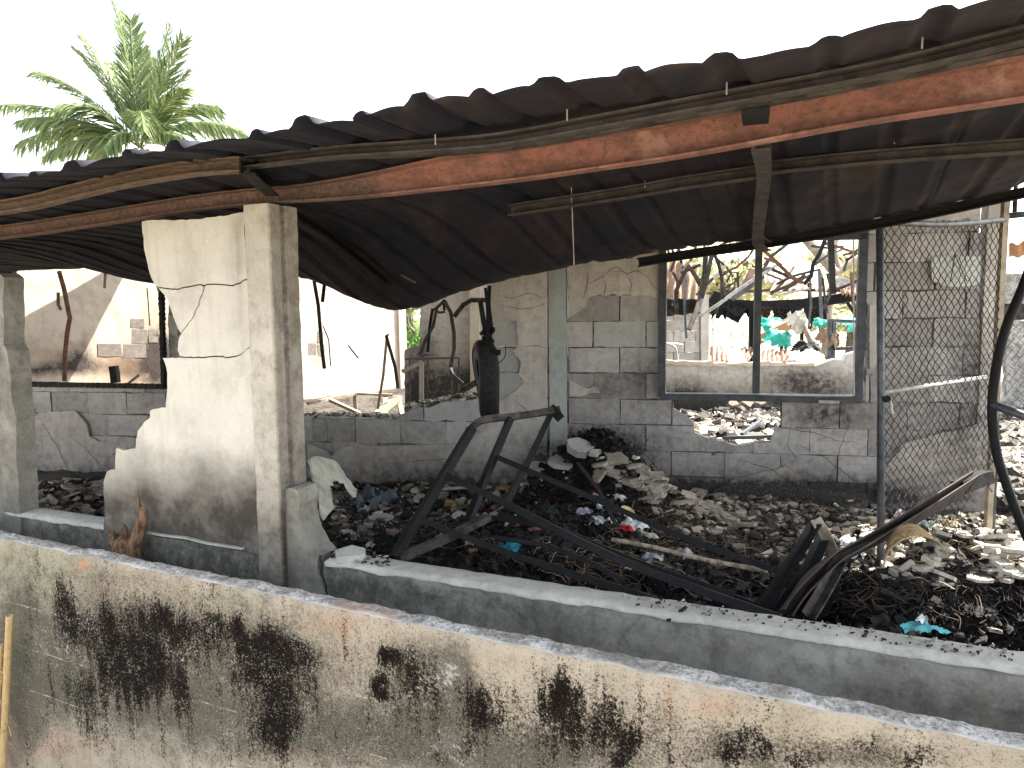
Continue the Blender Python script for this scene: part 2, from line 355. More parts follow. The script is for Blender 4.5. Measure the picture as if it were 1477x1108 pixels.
M_TYRE = m_plain('burnt_rubber', (.028, .026, .028), (.013, .012, .013), 30, .75, bd=.004)
M_TYRE2 = m_plain('ashen_rubber', (.10, .12, .14), (.06, .07, .085), 20, .8)
M_BAMBOO = m_plain('dry_bamboo', (.55, .40, .20), (.42, .30, .15), 5, .6, streak=(30, 30, 3))
M_STRING = m_plain('jute_string', (.62, .42, .20), None, 60, .9)
M_STUMP = m_plain('splintered_wood', (.24, .145, .08), (.05, .034, .026), 1, .9, bd=.02, streak=(50, 50, 9))
M_TARP = m_plain('green_tarpaulin', (.02, .42, .30), (.015, .28, .21), 14, .5, bd=.01)
M_RUSTSH = m_plain('rusty_sheet', (.36, .24, .18), (.22, .14, .10), 8, .8)
M_BROWNSH = m_plain('scorched_brown_sheet', (.34, .235, .16), (.22, .15, .105), 6, .75, streak=(3, 3, 10))
M_WHITESH = m_plain('sooty_white_sheet', (.60, .60, .50), (.36, .35, .28), 7, .6, bd=.004)
M_ZINC = m_plain('weathered_zinc_roof', (.50, .53, .52), (.38, .40, .39), 6, .6, .2)
M_PLANK = m_plain('painted_plank', (.62, .34, .16), (.5, .3, .18), 8, .7)
M_WICKER = m_plain('scorched_wicker', (.50, .36, .18), (.22, .15, .09), 25, .8)
def m_leaf(name, a, b, trans=.35):
    n = N(name); t = n.attr('tone'); c = n.mix(t, a, b); n.done(c, .5, spec=.35)
    tr = n.t.nodes.new('ShaderNodeBsdfTranslucent'); n.lk(c, tr.inputs[0]); mx = n.t.nodes.new('ShaderNodeMixShader'); mx.inputs[0].default_value = trans
    n.lk(n.b.outputs[0], mx.inputs[1]); n.lk(tr.outputs[0], mx.inputs[2]); n.lk(mx.outputs[0], n.out.inputs[0]); return n.m
M_FROND = m_leaf('palm_frond', (.06, .12, .045), (.31, .36, .16), .4)
M_LEAF = m_leaf('bright_leaf', (.10, .22, .06), (.22, .36, .11), .5)
M_LEAF2 = m_leaf('glare_paled_leaf', (.42, .44, .26), (.70, .68, .45), .5)  # leaf colours lifted towards white, glare painted into them
M_BARK = m_plain('tree_bark', (.20, .15, .11), (.12, .09, .07), 14, .9, bd=.02)
def m_cloth(name, c): return m_plain(name, c, tuple(x * .55 for x in c), 30, .9, bd=.004)

# ------------------------------------------------------------------ ground
def grid_mesh(fn, xs, ys, attrs=None):
    mb = MB(); V = [fn(x, y) for y in ys for x in xs]; nx = len(xs)
    Fs = [(j * nx + i, j * nx + i + 1, (j + 1) * nx + i + 1, (j + 1) * nx + i) for j in range(len(ys) - 1) for i in range(nx - 1)]
    at = {k: [f(*v) for v in V] for k, f in (attrs or {}).items()}
    return mb.add(V, Fs, **at)
g = MB(); Rg = 600
g.add([(-Rg, -Rg, -.8), (Rg, -Rg, -.8), (Rg, Rg, -.8), (-Rg, Rg, -.8)], [(0, 1, 2, 3)]); g.build('ground', M_EARTH, kind='structure')

# rubble-strewn floor of the ruin
HEAPS = [(848, 655, 5.1, .46, .32, .52), (800, 700, 4.4, .55, .40, .16), (925, 705, 4.9, .45, .30, .16), (700, 760, 3.6, .6, .3, .10), (1000, 790, 3.4, .5, .3, .05),
         (1280, 860, 2.9, .35, .25, .18), (1430, 865, 2.9, .30, .22, .33), (1360, 790, 4.3, .5, .3, .10), (1100, 720, 5.1, .5, .2, .08), (640, 720, 4.6, .4, .3, .05)]
HP = [(*PD(x, y, D)[:2], sx, sy, h) for x, y, D, sx, sy, h in HEAPS]
DARK = [(880, 800, 3.4, 1.2, .35, .7), (700, 740, 3.9, .5, .4, .5), (600, 790, 3.3, .5, .25, 1.0), (870, 740, 4.3, .35, .4, .8), (848, 655, 5.1, .35, .25, 1), (800, 700, 4.4, .5, .45, 1), (760, 790, 3.4, 1.0, .40, 1.1), (1000, 850, 2.9, .6, .3, 1), (1290, 870, 2.8, .45, .35, 1.2), (1440, 865, 2.8, .5, .35, 1.3), (960, 760, 4, .5, .3, .7), (540, 725, 4.4, .3, .2, .8), (520, 770, 3.6, .3, .2, .8), (100, 710, 6.2, .5, .15, .5), (1090, 800, 3.5, .5, .3, .6), (1020, 600, 8, .6, .4, .0)]
DP = [(*PD(x, y, D)[:2], sx, sy, h) for x, y, D, sx, sy, h in DARK]
def hfloor(x, y):
    v = W2.n @ (np.array([x, y, 0]) - W2.O); s = W2.d @ (np.array([x, y, 0]) - W2.O)
    k = min(1, max(0, 1 - v / 2.7)); k = k * k * (3 - 2 * k); lft = min(1, max(0, (s + 3.0) / .8))
    h = .10 + .26 * k * lft + .02 * (1 - lft)
    for a, b, sx, sy, hh in HP: h += hh * math.exp(-((x - a) / sx) ** 2 - ((y - b) / sy) ** 2)
    h += .05 * mn.noise((x * 3, y * 3, 0)) + .035 * mn.noise((x * 9, y * 9, 2)) + .012 * mn.noise((x * 30, y * 30, 5))
    return h
def dark(x, y):
    return min(1.3, sum(hh * math.exp(-((x - a) / sx) ** 2 - ((y - b) / sy) ** 2) for a, b, sx, sy, hh in DP))
xs = np.linspace(-6, 6.5, 260); vs_ = np.linspace(.10, 4.2, 110)
def fpt(s, v):
    p = W2.pt(s, v, 0); return (p[0], p[1], hfloor(p[0], p[1]))
fl = grid_mesh(fpt, np.linspace(-7.5, 3.6, 240), vs_, {'dark': lambda x, y, z: dark(x, y)})
fl.build('floor', M_ASHF, kind='structure', smooth=True)
fl2 = grid_mesh(lambda x, y: (x, y, .12 + .07 * mn.noise((x * 1.6, y * 1.6, 9)) + .03 * mn.noise((x * 7, y * 7, 9))), np.linspace(-9, 9, 120), np.linspace(6.0, 19, 120), {'dark': lambda x, y, z: 0.0})
fl2.build('floor_beyond', M_ASHF, kind='structure', smooth=True)

# ------------------------------------------------------------------ front boundary wall (mouldy, low)
bwall = root('boundary_wall', (A1 + B1) / 2 * np.array([1, 1, 0]), 'low rendered wall across the foreground, beige and blotched with black mould, pale coping', 'wall')
MOLD = [(190, 900, 120, 50, .35), (230, 980, 110, 70, .35), (400, 1000, 70, 100, .35), (150, 1040, 90, 50, .25), (620, 1010, 60, 70, .3), (790, 1040, 80, 60, .3), (91, 865, 16, 32, .7), (112, 905, 28, 28, .8), (162, 957, 45, 50, .62), (234, 892, 16, 24, .95), (260, 916, 9, 16, 1), (203, 935, 40, 14, .8), (217, 972, 38, 34, .75), (261, 1000, 8, 40, .95), (305, 912, 26, 26, .85), (342, 900, 9, 20, 1),
        (382, 928, 32, 24, 1.05), (425, 943, 30, 20, 1.15), (372, 962, 24, 34, .9), (410, 1005, 28, 60, .85), (395, 1060, 30, 30, .6), (170, 900, 60, 40, .45), (130, 1000, 60, 40, .35),
        (563, 944, 22, 14, 1.1), (590, 965, 38, 28, .75), (545, 988, 12, 13, 1.15), (552, 1005, 14, 8, .9), (612, 1000, 22, 20, .4), (690, 1012, 18, 26, .75), (705, 1040, 24, 12, .6), (530, 1050, 10, 40, .5), (640, 1095, 30, 15, .6), (670, 1080, 20, 20, .6),
        (807, 1000, 16, 30, .72), (835, 1010, 12, 24, .6), (780, 1020, 20, 20, .5), (740, 1010, 16, 26, .5), (881, 1026, 24, 26, .75), (910, 1068, 16, 26, .8), (860, 1060, 40, 30, .6), (895, 1100, 14, 14, 1), (1056, 1083, 34, 26, 1.0), (1075, 1055, 16, 14, .6), (1107, 1080, 12, 12, .75), (985, 1100, 18, 14, .8), (1010, 1050, 20, 26, .45),
        (1190, 1080, 30, 22, .55), (1250, 1075, 22, 22, .6), (1320, 1095, 40, 18, .6), (1150, 1100, 30, 20, .6), (965, 1050, 2.5, 62, .8), (497, 930, 2.5, 60, .5), (1040, 1020, 40, 20, .2), (820, 1060, 90, 50, .25), (930, 1020, 30, 60, .3)]
FILM = [(260, 1000, 260, 110, .35), (1000, 1090, 400, 40, .3), (190, 950, 170, 90, .7), (330, 1000, 140, 80, .5), (560, 1060, 120, 50, .5), (820, 1075, 120, 40, .35), (20, 900, 40, 120, .5), (160, 940, 110, 70, .5), (380, 960, 90, 90, .5), (600, 960, 50, 45, .8), (663, 990, 26, 60, 1.0), (690, 1030, 24, 34, .9), (740, 1097, 90, 22, 1.1), (620, 1050, 60, 50, .6), (440, 1060, 120, 50, .3), (40, 1000, 30, 120, .6), (850, 1050, 80, 40, .3), (1240, 1090, 120, 24, .5), (1060, 1075, 60, 36, .5), (150, 830, 90, 20, .3)]
PALE = [(92, 930, 18, 32, 1), (120, 950, 14, 22, .8), (620, 985, 34, 26, 1), (655, 970, 22, 22, .9), (560, 1000, 26, 40, .5), (640, 1070, 40, 26, .9), (670, 1095, 20, 14, 1), (205, 965, 10, 12, .9), (340, 940, 30, 60, .35), (480, 1000, 60, 80, .4), (800, 1070, 90, 40, .5), (350, 1030, 30, 50, .4), (262, 950, 10, 30, .8), (1240, 1095, 50, 16, .4)]
GRN = [(50, 900, 60, 110, 1), (90, 960, 70, 60, .7), (40, 830, 60, 40, .8), (200, 1050, 110, 60, .5), (590, 1050, 90, 60, .5), (700, 1080, 70, 60, .6), (350, 860, 60, 30, .3), (400, 930, 60, 60, .3)]
RUST = [(121, 815, 8, 7, 1.2), (152, 855, 6, 5, 1), (147, 935, 4, 3, 1), (146, 982, 6, 4, 1.2), (398, 957, 5, 5, .9), (495, 910, 8, 50, .4), (70, 1075, 80, 24, .45), (1030, 1020, 40, 14, .4), (432, 1083, 7, 6, .8), (965, 1000, 6, 60, .4), (480, 900, 60, 14, .3)]
SPECK = [(260, 960, 240, 110, 1.0), (560, 1000, 120, 100, .9), (800, 1040, 160, 70, 1.2), (1000, 1070, 160, 60, 1.0), (1250, 1085, 200, 30, 1.3), (140, 850, 160, 30, .8), (700, 900, 300, 20, .2), (480, 1090, 200, 40, .8), (60, 1050, 80, 80, .4)]
def wall1_face():
    s0 = W1.hit(-260, 900)[0]; s1 = .7; mb = MB(); nx = 560; nz = 190
    zt = .6; V = []; S = np.linspace(s0, s1, nx); Z = np.linspace(-.82, zt, nz)
    for z in Z:
        for s in S:
            v = .006 * mn.noise((s * 2.2, z * 2.2, 0)) + .0035 * mn.noise((s * 9, z * 9, 4)) + .0018 * mn.noise((s * 34, z * 34, 8))
            # faint hollows over the block joints, uneven so they fade in and out
            fz = abs((z - .39 + 2) % .2 - .0) ; fz = min(fz, .2 - fz); a = max(0, mn.noise((s * 2.1, z * 1.3, 22)) + .25)
            v += .0045 * a * math.exp(-(fz / .006) ** 2)
            row = int((z + 2 - .39) // .2); fs = (s + (.2 if row % 2 else 0)) % .4; fs = min(fs, .4 - fs); v += .0035 * a * math.exp(-(fs / .006) ** 2)
            dz = 0
            if zt - z < .012: v += .006 + .006 * mn.noise((s * 14, 0, 6)); dz = .006 * mn.noise((s * 11, 3, 1))
            V.append(W1.pt(s, v, z + dz))
    A = np.array(V); X, Y = pix(A)
    at = {k: np.clip(blobs(b)(X, Y), 0, 1.4).tolist() for k, b in (('mold', MOLD), ('film', FILM), ('pale', PALE), ('grn', GRN), ('rust', RUST), ('speck', SPECK))}
    zj = [W1.hit(200, 918)[1], W1.hit(200, 918)[1] - .195, W1.hit(200, 918)[1] - .39]; at['line'] = [max(math.exp(-((p[2] - q - .004 * mn.noise((p[0] * 5, 0, 0))) / .0045) ** 2) for q in zj) * (1 if x_ < 560 else .25) for p, x_ in zip(V, X)]
    mb.add(V, [(j * nx + i, j * nx + i + 1, (j + 1) * nx + i + 1, (j + 1) * nx + i) for j in range(nz - 1) for i in range(nx - 1)], **at)
    # top, back
    nb = 14; V2 = []; E_ = []; RU = []
    for k in range(nb):
        u = k / (nb - 1)
        for i, s in enumerate(S):
            p0 = A[(nz - 1) * nx + i]; th = .088 + .007 * mn.noise((s * 5, 7, 0)) + .006 * mn.noise((s * 18, 7, 0))
            lump = .009 * mn.noise((s * 7, u * 2, 3)) + .005 * mn.noise((s * 26, u * 5, 3)) + .003 * mn.noise((s * 70, u * 12, 3))
            dz = (.008 * math.sin(pi * min(1, u * 1.2)) + lump) * min(1, u * 5) - .010 * max(0, u - .8) / .2
            p = p0 + W1.n * th * u; p[2] += dz; V2.append(p); E_.append(max(0, 1 - u * 6) + .0)
    A2_ = np.array(V2); X2, Y2 = pix(A2_)
    ru = np.clip(blobs([(530, 890, 40, 16, 1), (505, 880, 20, 10, .6), (620, 912, 18, 6, .5), (150, 815, 20, 5, .5)])(X2, Y2), 0, 1).tolist()
    top = MB().add(V2, [(j * nx + i, j * nx + i + 1, (j + 1) * nx + i + 1, (j + 1) * nx + i) for j in range(nb - 1) for i in range(nx - 1)], edge=E_, rust=ru)
    for i in range(0, nx - 8, 8):
        pass
    b0 = A2_[(nb - 1) * nx]; b1 = A2_[nb * nx - 1]
    bk = [W1.pt(S[0], .088, -.82), W1.pt(S[-1], .088, -.82)]
    base = len(top.v); row = [(nb - 1) * nx + i for i in range(nx)]
    top.v += [tuple(bk[0]), tuple(bk[1])]; top.f.append(tuple(row) + (base + 1, base))
    mb.build('rendered_face', M_FRONT, bwall, smooth=True); top.build('coping', M_LIME, bwall, smooth=True)
wall1_face()

# ------------------------------------------------------------------ front wall of the burnt building (line W2)
fwall = root('house_front_wall', (*W2.pt(-2.2, 0, 0)[:2], -.35), 'burnt house front wall of low rendered walling with a cracked plaster pier and concrete column', 'wall')
LOWS = [(520, 870, 200, 40, .3), (760, 900, 200, 30, .3), (250, 810, 260, 60, .55), (90, 770, 80, 30, .55), (330, 830, 140, 40, .5), (480, 840, 40, 40, .25), (620, 860, 90, 22, .35), (720, 870, 70, 22, .3), (820, 880, 80, 18, .3), (540, 850, 60, 30, .3), (1000, 920, 70, 20, .25), (1150, 990, 200, 22, .3), (1400, 1030, 160, 26, .4), (900, 900, 90, 26, .2), (1300, 990, 60, 20, .2), (1480, 1040, 60, 40, .4)]
ls = {'soot': blobs(LOWS), 'brown': lambda X, Y, A: np.clip((A[:, 2] - .2) * -1.6 + .35, 0, 1)}
def lowwall(s0, s1, name, v0=0.0, zt=.6, th=.115, crackend=False):
    n = max(2, int((s1 - s0) / .03)); top = [(s0 + (s1 - s0) * i / n, zt + .006 * mn.noise(((s0 + (s1 - s0) * i / n) * 6, 0, 2)) + .006 * mn.noise(((s0 + (s1 - s0) * i / n) * 25, 0, 2))) for i in range(n + 1)]
    poly = [(s0, -.82)] + [(s1, -.82)] + top[::-1]
    mb = MB(); panel(mb, W2, poly, v0, th, g=.05, stain=ls, rough=.012); return mb
sC = W2.hit(466, 800)[0]
mb = lowwall(sC, .9, 'low_wall'); mb.build('low_wall', M_LOW, fwall)
# trowelled mortar bed along its top, thicker here and there, broken edge
def mortar_top(s0, s1, zt):
    mb = MB(); n = int((s1 - s0) / .015); prev = None; vs = []
    for i in range(n + 1):
        s = s0 + (s1 - s0) * i / n; d = .014 + .012 * max(0, mn.noise((s * 5, 1, 7))) + .008 * mn.noise((s * 21, 1, 7)); dn = .010 + .014 * max(-.3, mn.noise((s * 8, 9, 7)) + .2 * mn.noise((s * 40, 9, 7)))
        lump = .005 * mn.noise((s * 16, 4, 4))
        vs += [W2.pt(s, -.006, zt - dn), W2.pt(s, -.009, zt + .004 + lump), W2.pt(s, .03, zt + .010 + lump), W2.pt(s, .08, zt + .011 - lump), W2.pt(s, .121, zt + .003 + lump), W2.pt(s, .121, zt - .02)]
    m = 6; fs = [(i * m + j, (i + 1) * m + j, (i + 1) * m + j + 1, i * m + j + 1) for i in range(n) for j in range(m - 1)]
    return mb.add(vs, fs)
mortar_top(sC + .01, .9, .6).build('mortar_capping', M_LOWTOP, fwall, smooth=True)
# left low wall, running on behind the pier's foot
sL0 = W2.hit(-260, 760)[0]; sP1 = W2.hit(455, 820)[0]
mb = lowwall(sL0, W2.hit(418, 800)[0], 'low_wall'); mb.build('low_wall', M_LOW, fwall)
mortar_top(sL0, W2.hit(158, 760)[0], .6).build('mortar_capping', M_LOWTOP, fwall, smooth=True)
# cracked stub right of the column
stub = jag(poly_on(W2, [(404, 705), (420, 703), (429, 706), (432, 718), (431, 742), (438, 770), (449, 792), (460, 804), (458, 822), (466, 842), (474, 862), (470, 1000), (404, 1000)]), .006, .02, 5)
panel(MB(), W2, stub, -.004, .12, g=.05, stain={'soot': blobs([(430, 820, 40, 40, .35)]), 'brown': blobs([(430, 800, 60, 80, .5)])}, rough=.01).build('broken_stub', M_LOW, fwall)
# pale broken core of the stub leaning outwards
core = jag(poly_on(W2, [(436, 703), (446, 706), (462, 730), (466, 760), (463, 786), (470, 790), (474, 800), (462, 806), (450, 780), (441, 745), (443, 718)], .09), .008, .02, 8)
pass
# left pier (cut by the frame)
lp = jag(poly_on(W2, [(-230, 396), (0, 394), (8, 400), (9, 470), (10, 496), (16, 506), (19, 525), (20, 560), (25, 600), (28, 680), (31, 745), (33, 790), (34, 1250), (-230, 1250)]), .006, .03, 11)
panel(MB(), W2, lp, -.012, .10, g=.05, stain={'soot': blobs([(0, 700, 60, 60, .15), (10, 780, 60, 50, .2), (10, 900, 80, 90, .3)]), 'brown': blobs([(10, 720, 80, 100, .4)])}, rough=.012).build('plaster_pier', M_LOW, fwall)
# central pier: block core and large plaster plates over it
PS = {'soot': lambda X, Y, A: blobs([(300, 790, 170, 50, .35), (350, 740, 60, 60, .25)])(X, Y) * 1.0,
      'brown': lambda X, Y, A: np.clip((Y - 636 + 9 * np.sin(X * .07)) / 85, 0, 1) * 1.1 + blobs([(262, 400, 20, 30, .12), (345, 380, 8, 90, .3), (345, 330, 10, 20, .3)])(X, Y)}
def crk(pts, seed, amp=.005): return jag(poly_on(W2, pts), amp, .018, seed, closed=False)
c1 = crk([(230, 414), (262, 416), (290, 412), (340, 411), (362, 403)], 1)
c2 = crk([(240, 516), (285, 515), (330, 515), (352, 511), (366, 500)], 2)
vd = crk([(299, 415), (292, 440), (285, 455), (266, 480)], 3)
def off(P, ds, dz): return [(s + ds, z + dz) for s, z in P]
gcr = .0028
def J(pts, seed=4, amp=.005): return jag(poly_on(W2, pts), amp, .02, seed, closed=False)
topL = J([(230, 414), (222, 395), (214, 360), (210, 320), (217, 319), (245, 318), (275, 320), (310, 314), (340, 309), (357, 307), (358, 330), (360, 370), (362, 403)], 6)
vv = -.020
pl = []
pl.append(topL[:-1] + off(c1, 0, gcr)[::-1])
# second course of plaster, split by the diagonal crack
leftE = J([(266, 480), (254, 455), (246, 432), (233, 415)], 7)
pl.append(off(c1[:8], 0, -gcr)[:1] and (off([q for q in c1 if q[0] < vd[0][0]], 0, -gcr) + off(vd, -gcr, 0) + leftE[1:]))
lowL = J([(266, 480), (261, 495), (260, 514)], 8)
pl.append(off(vd, gcr, 0)[::-1] + off([q for q in c1 if q[0] > vd[0][0]], 0, -gcr) + J([(362, 403), (365, 440), (366, 470), (366, 500)], 9)[1:-1] + off([q for q in c2 if q[0] > lowL[-1][0]], 0, gcr)[::-1] + lowL[::-1][1:-1])
bot = J([(240, 516), (246, 530), (247, 560), (245, 588), (232, 590), (222, 592), (222, 602), (214, 609), (205, 621), (201, 646), (188, 648), (174, 645), (171, 660), (172, 676), (160, 679), (155, 695), (156, 730), (156, 770)], 12, .006)
rightB = J([(362, 1000), (386, 850), (384, 800), (379, 700), (374, 600), (369, 520), (366, 500)], 13, .002)
pl.append(bot[:-1] + J([(156, 770), (210, 768), (260, 777), (310, 784), (344, 792), (386, 800)], 14, .003) + [q for q in rightB if q[1] > W2.hit(380, 798)[1]][1:-1] + off(c2, 0, -gcr)[::-1][:-1])
for k, P_ in enumerate(pl):
    if len(P_) > 3: panel(MB(), W2, P_, vv, .016, g=.04, stain=PS, rough=.004, bow=(lambda s, z, k=k: -.004 * k % .006)).build('plaster_plate', M_PIER, fwall)
corep = J([(228, 420), (218, 390), (214, 324), (358, 312), (366, 500), (383, 775), (165, 752), (160, 690), (178, 680), (176, 650), (203, 650), (210, 614), (226, 606), (250, 592), (250, 520), (263, 512), (268, 482), (240, 420)], 21, .003)
panel(MB(), W2, corep, -.003, .085, g=.08, stain={'soot': lambda X, Y, A: X * 0 + .45}).build('block_core', M_MORTAR, fwall)
lip = MB(); L0 = [W2.hit(x, y, -.03) for x, y in ((212, 768), (240, 773), (270, 778), (300, 783), (330, 789), (352, 793))]
lip.bar([W2.pt(a, -.030 - .004 * (k % 2), z + .003 * ((k * 7) % 3)) for k, (a, z) in enumerate(L0)], .016, .007); lip.build('broken_mortar_lip', M_LOWTOP, fwall)
ckl = MB(); cp = jag([W2.hit(x, y, -.02) for x, y in ((462, 800), (466, 815), (463, 826), (470, 840), (473, 862))], .006, .015, 3, closed=False)
for a, b in zip(cp[:-1], cp[1:]): ckl.add([W2.pt(a[0] - .004, -.0215, a[1]), W2.pt(a[0] + .004, -.0215, a[1]), W2.pt(b[0] + .004, -.0215, b[1]), W2.pt(b[0] - .004, -.0215, b[1])], [(0, 1, 2, 3)])
ckl.build('open_crack', M_CHAR, fwall)
# square concrete column with its grooves
cb = W2.hit(383, 860)[0]; s_a = W2.hit(359, 298)[0]; s_b = W2.hit(396, 298)[0]
zc = W2.hit(377, 296)[1]
col = MB(); nz = 70; V = []; prof = []
s_lo, s_hi = W2.hit(383, 850)[0], W2.hit(417, 850)[0]
for k in range(nz + 1):
    t = k / nz; z = -.35 + (zc + .35) * t; sa = s_lo + (s_a - s_lo) * t * 1.0; sb = s_hi + (s_b - s_hi) * t
    sa = np.interp(z, [W2.hit(383, 850)[1], zc], [s_lo, s_a]); sb = np.interp(z, [W2.hit(417, 850)[1], zc], [s_hi, s_b])
    ring = [(sa, .135), (sa, -.028), (sa + .006, -.034), (sb - .008, -.034), (sb, -.026), (sb, .025), (sb - .006, .032), (sb - .006, .055), (sb, .062), (sb, .128), (sb - .01, .135)]
    for (s, v) in ring:
        e = .0025 * mn.noise((s * 30, z * 14, v * 30)) + .0012 * mn.noise((s * 80, z * 60, v * 80)); V.append(W2.pt(s + e, v + e, z))
m = 11
Fc = [(i * m + j, i * m + (j + 1) % m, (i + 1) * m + (j + 1) % m, (i + 1) * m + j) for i in range(nz) for j in range(m)] + [tuple(nz * m + j for j in range(m))]
A = np.array(V); X, Y = pix(A)
side = np.array([1.0 if (i % m) in (4, 5, 6, 7, 8, 9) else 0.0 for i in range(len(V))])  # right face and groove darkened in colour to read as shaded
soot_shade_c = blobs([(400, 830, 40, 60, .5)])(X, Y) + side * (.16 + .15 * np.clip(np.sin(Y * .11) * .5 + np.sin(Y * .031), 0, 1)) + np.array([.35 if (i % m) in (6, 7) else 0 for i in range(len(V))])
brown_shade_c = np.clip((Y - 640) / 140, 0, .8) + side * .35
col.add(V, Fc, soot=np.clip(soot_shade_c, 0, 1).tolist(), brown=brown_shade_c.tolist()); col.build('concrete_column', M_COLM, fwall)

# ------------------------------------------------------------------ back wall with its blocks
bwr = root('block_back_wall', (*BW.pt(-1.5, 0, 0)[:2], BW_Z), 'burnt concrete block wall behind the rubble, plaster falling off, two window openings and a hole', 'wall')
def pb(pts): return poly_on(BW, pts)
TOP = 250
PIECES = [
    pb([(-120, TOP + 60), (14, TOP + 60), (16, 553), (-120, 553)]),
    pb([(-120, 553), (14, 553), (247, 557), (345, 557), (345, 860), (-120, 860)]),
    pb([(243, TOP + 60), (345, TOP + 60), (345, 557), (243, 557)]),
    pb([(345, 600), (400, 601), (440, 601), (500, 600), (545, 603), (572, 602), (588, 594), (598, 588), (618, 588), (640, 580), (652, 577), (672, 578), (692, 574), (706, 571), (706, 860), (345, 860)]),
    pb([(708, TOP + 40), (791, TOP + 30), (791, 860), (706, 860), (706, 571), (711, 560), (716, 530), (712, 500), (704, 486), (700, 462), (706, 450), (703, 430), (705, 410)]),
    pb([(819, TOP + 20), (951, TOP + 10), (949, 576), (819, 576)]),
    pb([(819, 576), (949, 576), (969, 578), (972, 590), (985, 598), (1000, 608), (1002, 624), (1020, 632), (1045, 638), (1062, 643), (1090, 639), (1112, 638), (1118, 622), (1127, 614), (1126, 580), (1250, 579), (1250, 860), (819, 860)]),
    pb([(951, TOP), (1250, TOP), (1250, 339), (951, 347)]),
    pb([(1250, TOP), (1413, TOP - 10), (1413, 860), (1250, 860)]),
]
BS = blobs([(1060, 715, 260, 26, .7), (600, 705, 200, 26, .45), (130, 690, 120, 24, .5), (1330, 560, 90, 70, .25), (935, 545, 40, 24, .55), (1190, 598, 45, 22, .75), (850, 655, 70, 30, 1.7), (830, 690, 60, 40, 1.2), (900, 700, 60, 16, .6), (1040, 715, 90, 18, .9), (1180, 712, 140, 18, 1.0), (1400, 350, 22, 26, .5), (1400, 520, 26, 50, .45), (1400, 640, 40, 90, .5), (640, 700, 60, 26, .25), (215, 575, 18, 12, .4), (40, 650, 30, 60, .35),
            (960, 630, 30, 20, .2), (1000, 700, 40, 12, .4), (700, 690, 90, 22, .35), (870, 560, 20, 14, .3), (1060, 590, 90, 10, .3), (245, 500, 14, 60, .4), (560, 690, 60, 20, .2), (1090, 345, 150, 10, .4), (950, 640, 300, 60, .12), (320, 690, 200, 60, .4), (1330, 740, 80, 30, .5)])
BB = lambda X, Y, A: .0 + .6 * np.clip((Y - 590) / 160, 0, .8) + blobs([(560, 660, 120, 40, .45), (100, 620, 90, 50, .5), (905, 590, 90, 20, .25), (1350, 640, 100, 60, .3), (1100, 680, 180, 40, .2), (230, 640, 60, 60, .3)])(X, Y)
bst = {'soot': lambda X, Y, A: BS(X, Y), 'brown': BB}
# mortar core, a few centimetres behind the block faces
mb = MB()
for P_ in PIECES: panel(mb, BW, jag(P_, .004, .05, 3), .010, .06, g=.12, stain={'soot': lambda X, Y, A: BS(X, Y) * .6 + .08})
mb.build('mortar_core', M_MORTAR, bwr)
z0c = BW.hit(880, 575)[1]; z0c = z0c - math.floor(z0c / .2) * .2 - .2; sj = BW.hit(894, 595)[0]
jrow = int(round((BW.hit(880, 614)[1] - z0c) / .2))
smin = min(p[0] for P_ in PIECES for p in P_); smax = max(p[0] for P_ in PIECES for p in P_)
nblk = 0
M_BLK2 = m_masonry('brown_block', (.50, .485, .46), (.42, .405, .385), (.33, .315, .295), sc=2.2, tint=(.17, .145, .125))
for r_ in range(0, 15):
    za = z0c + r_ * .2; zb = za + .1965
    o_ = sj + (0 if (r_ - jrow) % 2 == 0 else .2); k0 = int((smin - o_) // .4) - 1
    for k in range(k0, int((smax - o_) // .4) + 2):
        sa = o_ + k * .4; sb = sa + .3965
        frags = []
        cs = [(sa + .01, za + .01), (sb - .01, za + .01), (sa + .01, zb - .01), (sb - .01, zb - .01), ((sa + sb) / 2, za + .01), ((sa + sb) / 2, zb - .01), ((sa + sb) / 2, (za + zb) / 2)]
        if all(any(inside(c, P_) for P_ in PIECES) for c in cs): frags = [[(sa, za), (sb, za), (sb, zb), (sa, zb)]]
        else:
            for P_ in PIECES:
                c = clipc(P_, sa, sb, za, zb)
                if len(c) > 2 and abs(area(c)) > .0015: frags.append(c)
        for c in frags:
            hx, hy = pix(BW.pt(sum(p[0] for p in c) / len(c), 0, sum(p[1] for p in c) / len(c)))
            if hy > 800 or hx < -140 or hy < 255: continue
            if 262 < hx < 352: pass
            vo = rnd.uniform(-.006, .007); tl = rnd.uniform(-.008, .008); sh = rnd.uniform(-.003, .003)
            kx = 1 - rnd.choice((0, 0, 0, .012, .03)); kz = 1 - rnd.choice((0, 0, 0, 0, .03, .05)); mx = sum(p[0] for p in c) / len(c); mz = sum(p[1] for p in c) / len(c)
            c = [(mx + (s - mx) * kx + sh, mz + (z - mz) * kz + rnd.uniform(-.0015, .0015)) for s, z in c]
            c = jag(c, rnd.choice((.002, .004, .007)), .03, rnd.random() * 50)
            tone = mn.noise((sa * 3, za * 7, 3.3))
            mat = M_BLOCK_PALE if (700 < hx < 770 and 450 < hy < 575) or tone > .33 else (M_BLK2 if tone < -.12 or (hx < 345 and tone < .1) else M_BLOCK)
            ex = rnd.choice([0, 0, 0, .12, .25]) 
            panel(MB(), BW, c, vo, .045, g=.1, stain={'soot': lambda X, Y, A: BS(X, Y) + ex * .5, 'brown': lambda X, Y, A: BB(X, Y, A) + ex}, bow=lambda s, z: tl * (s - sa), rough=.004).build('block', mat, bwr); nblk += 1
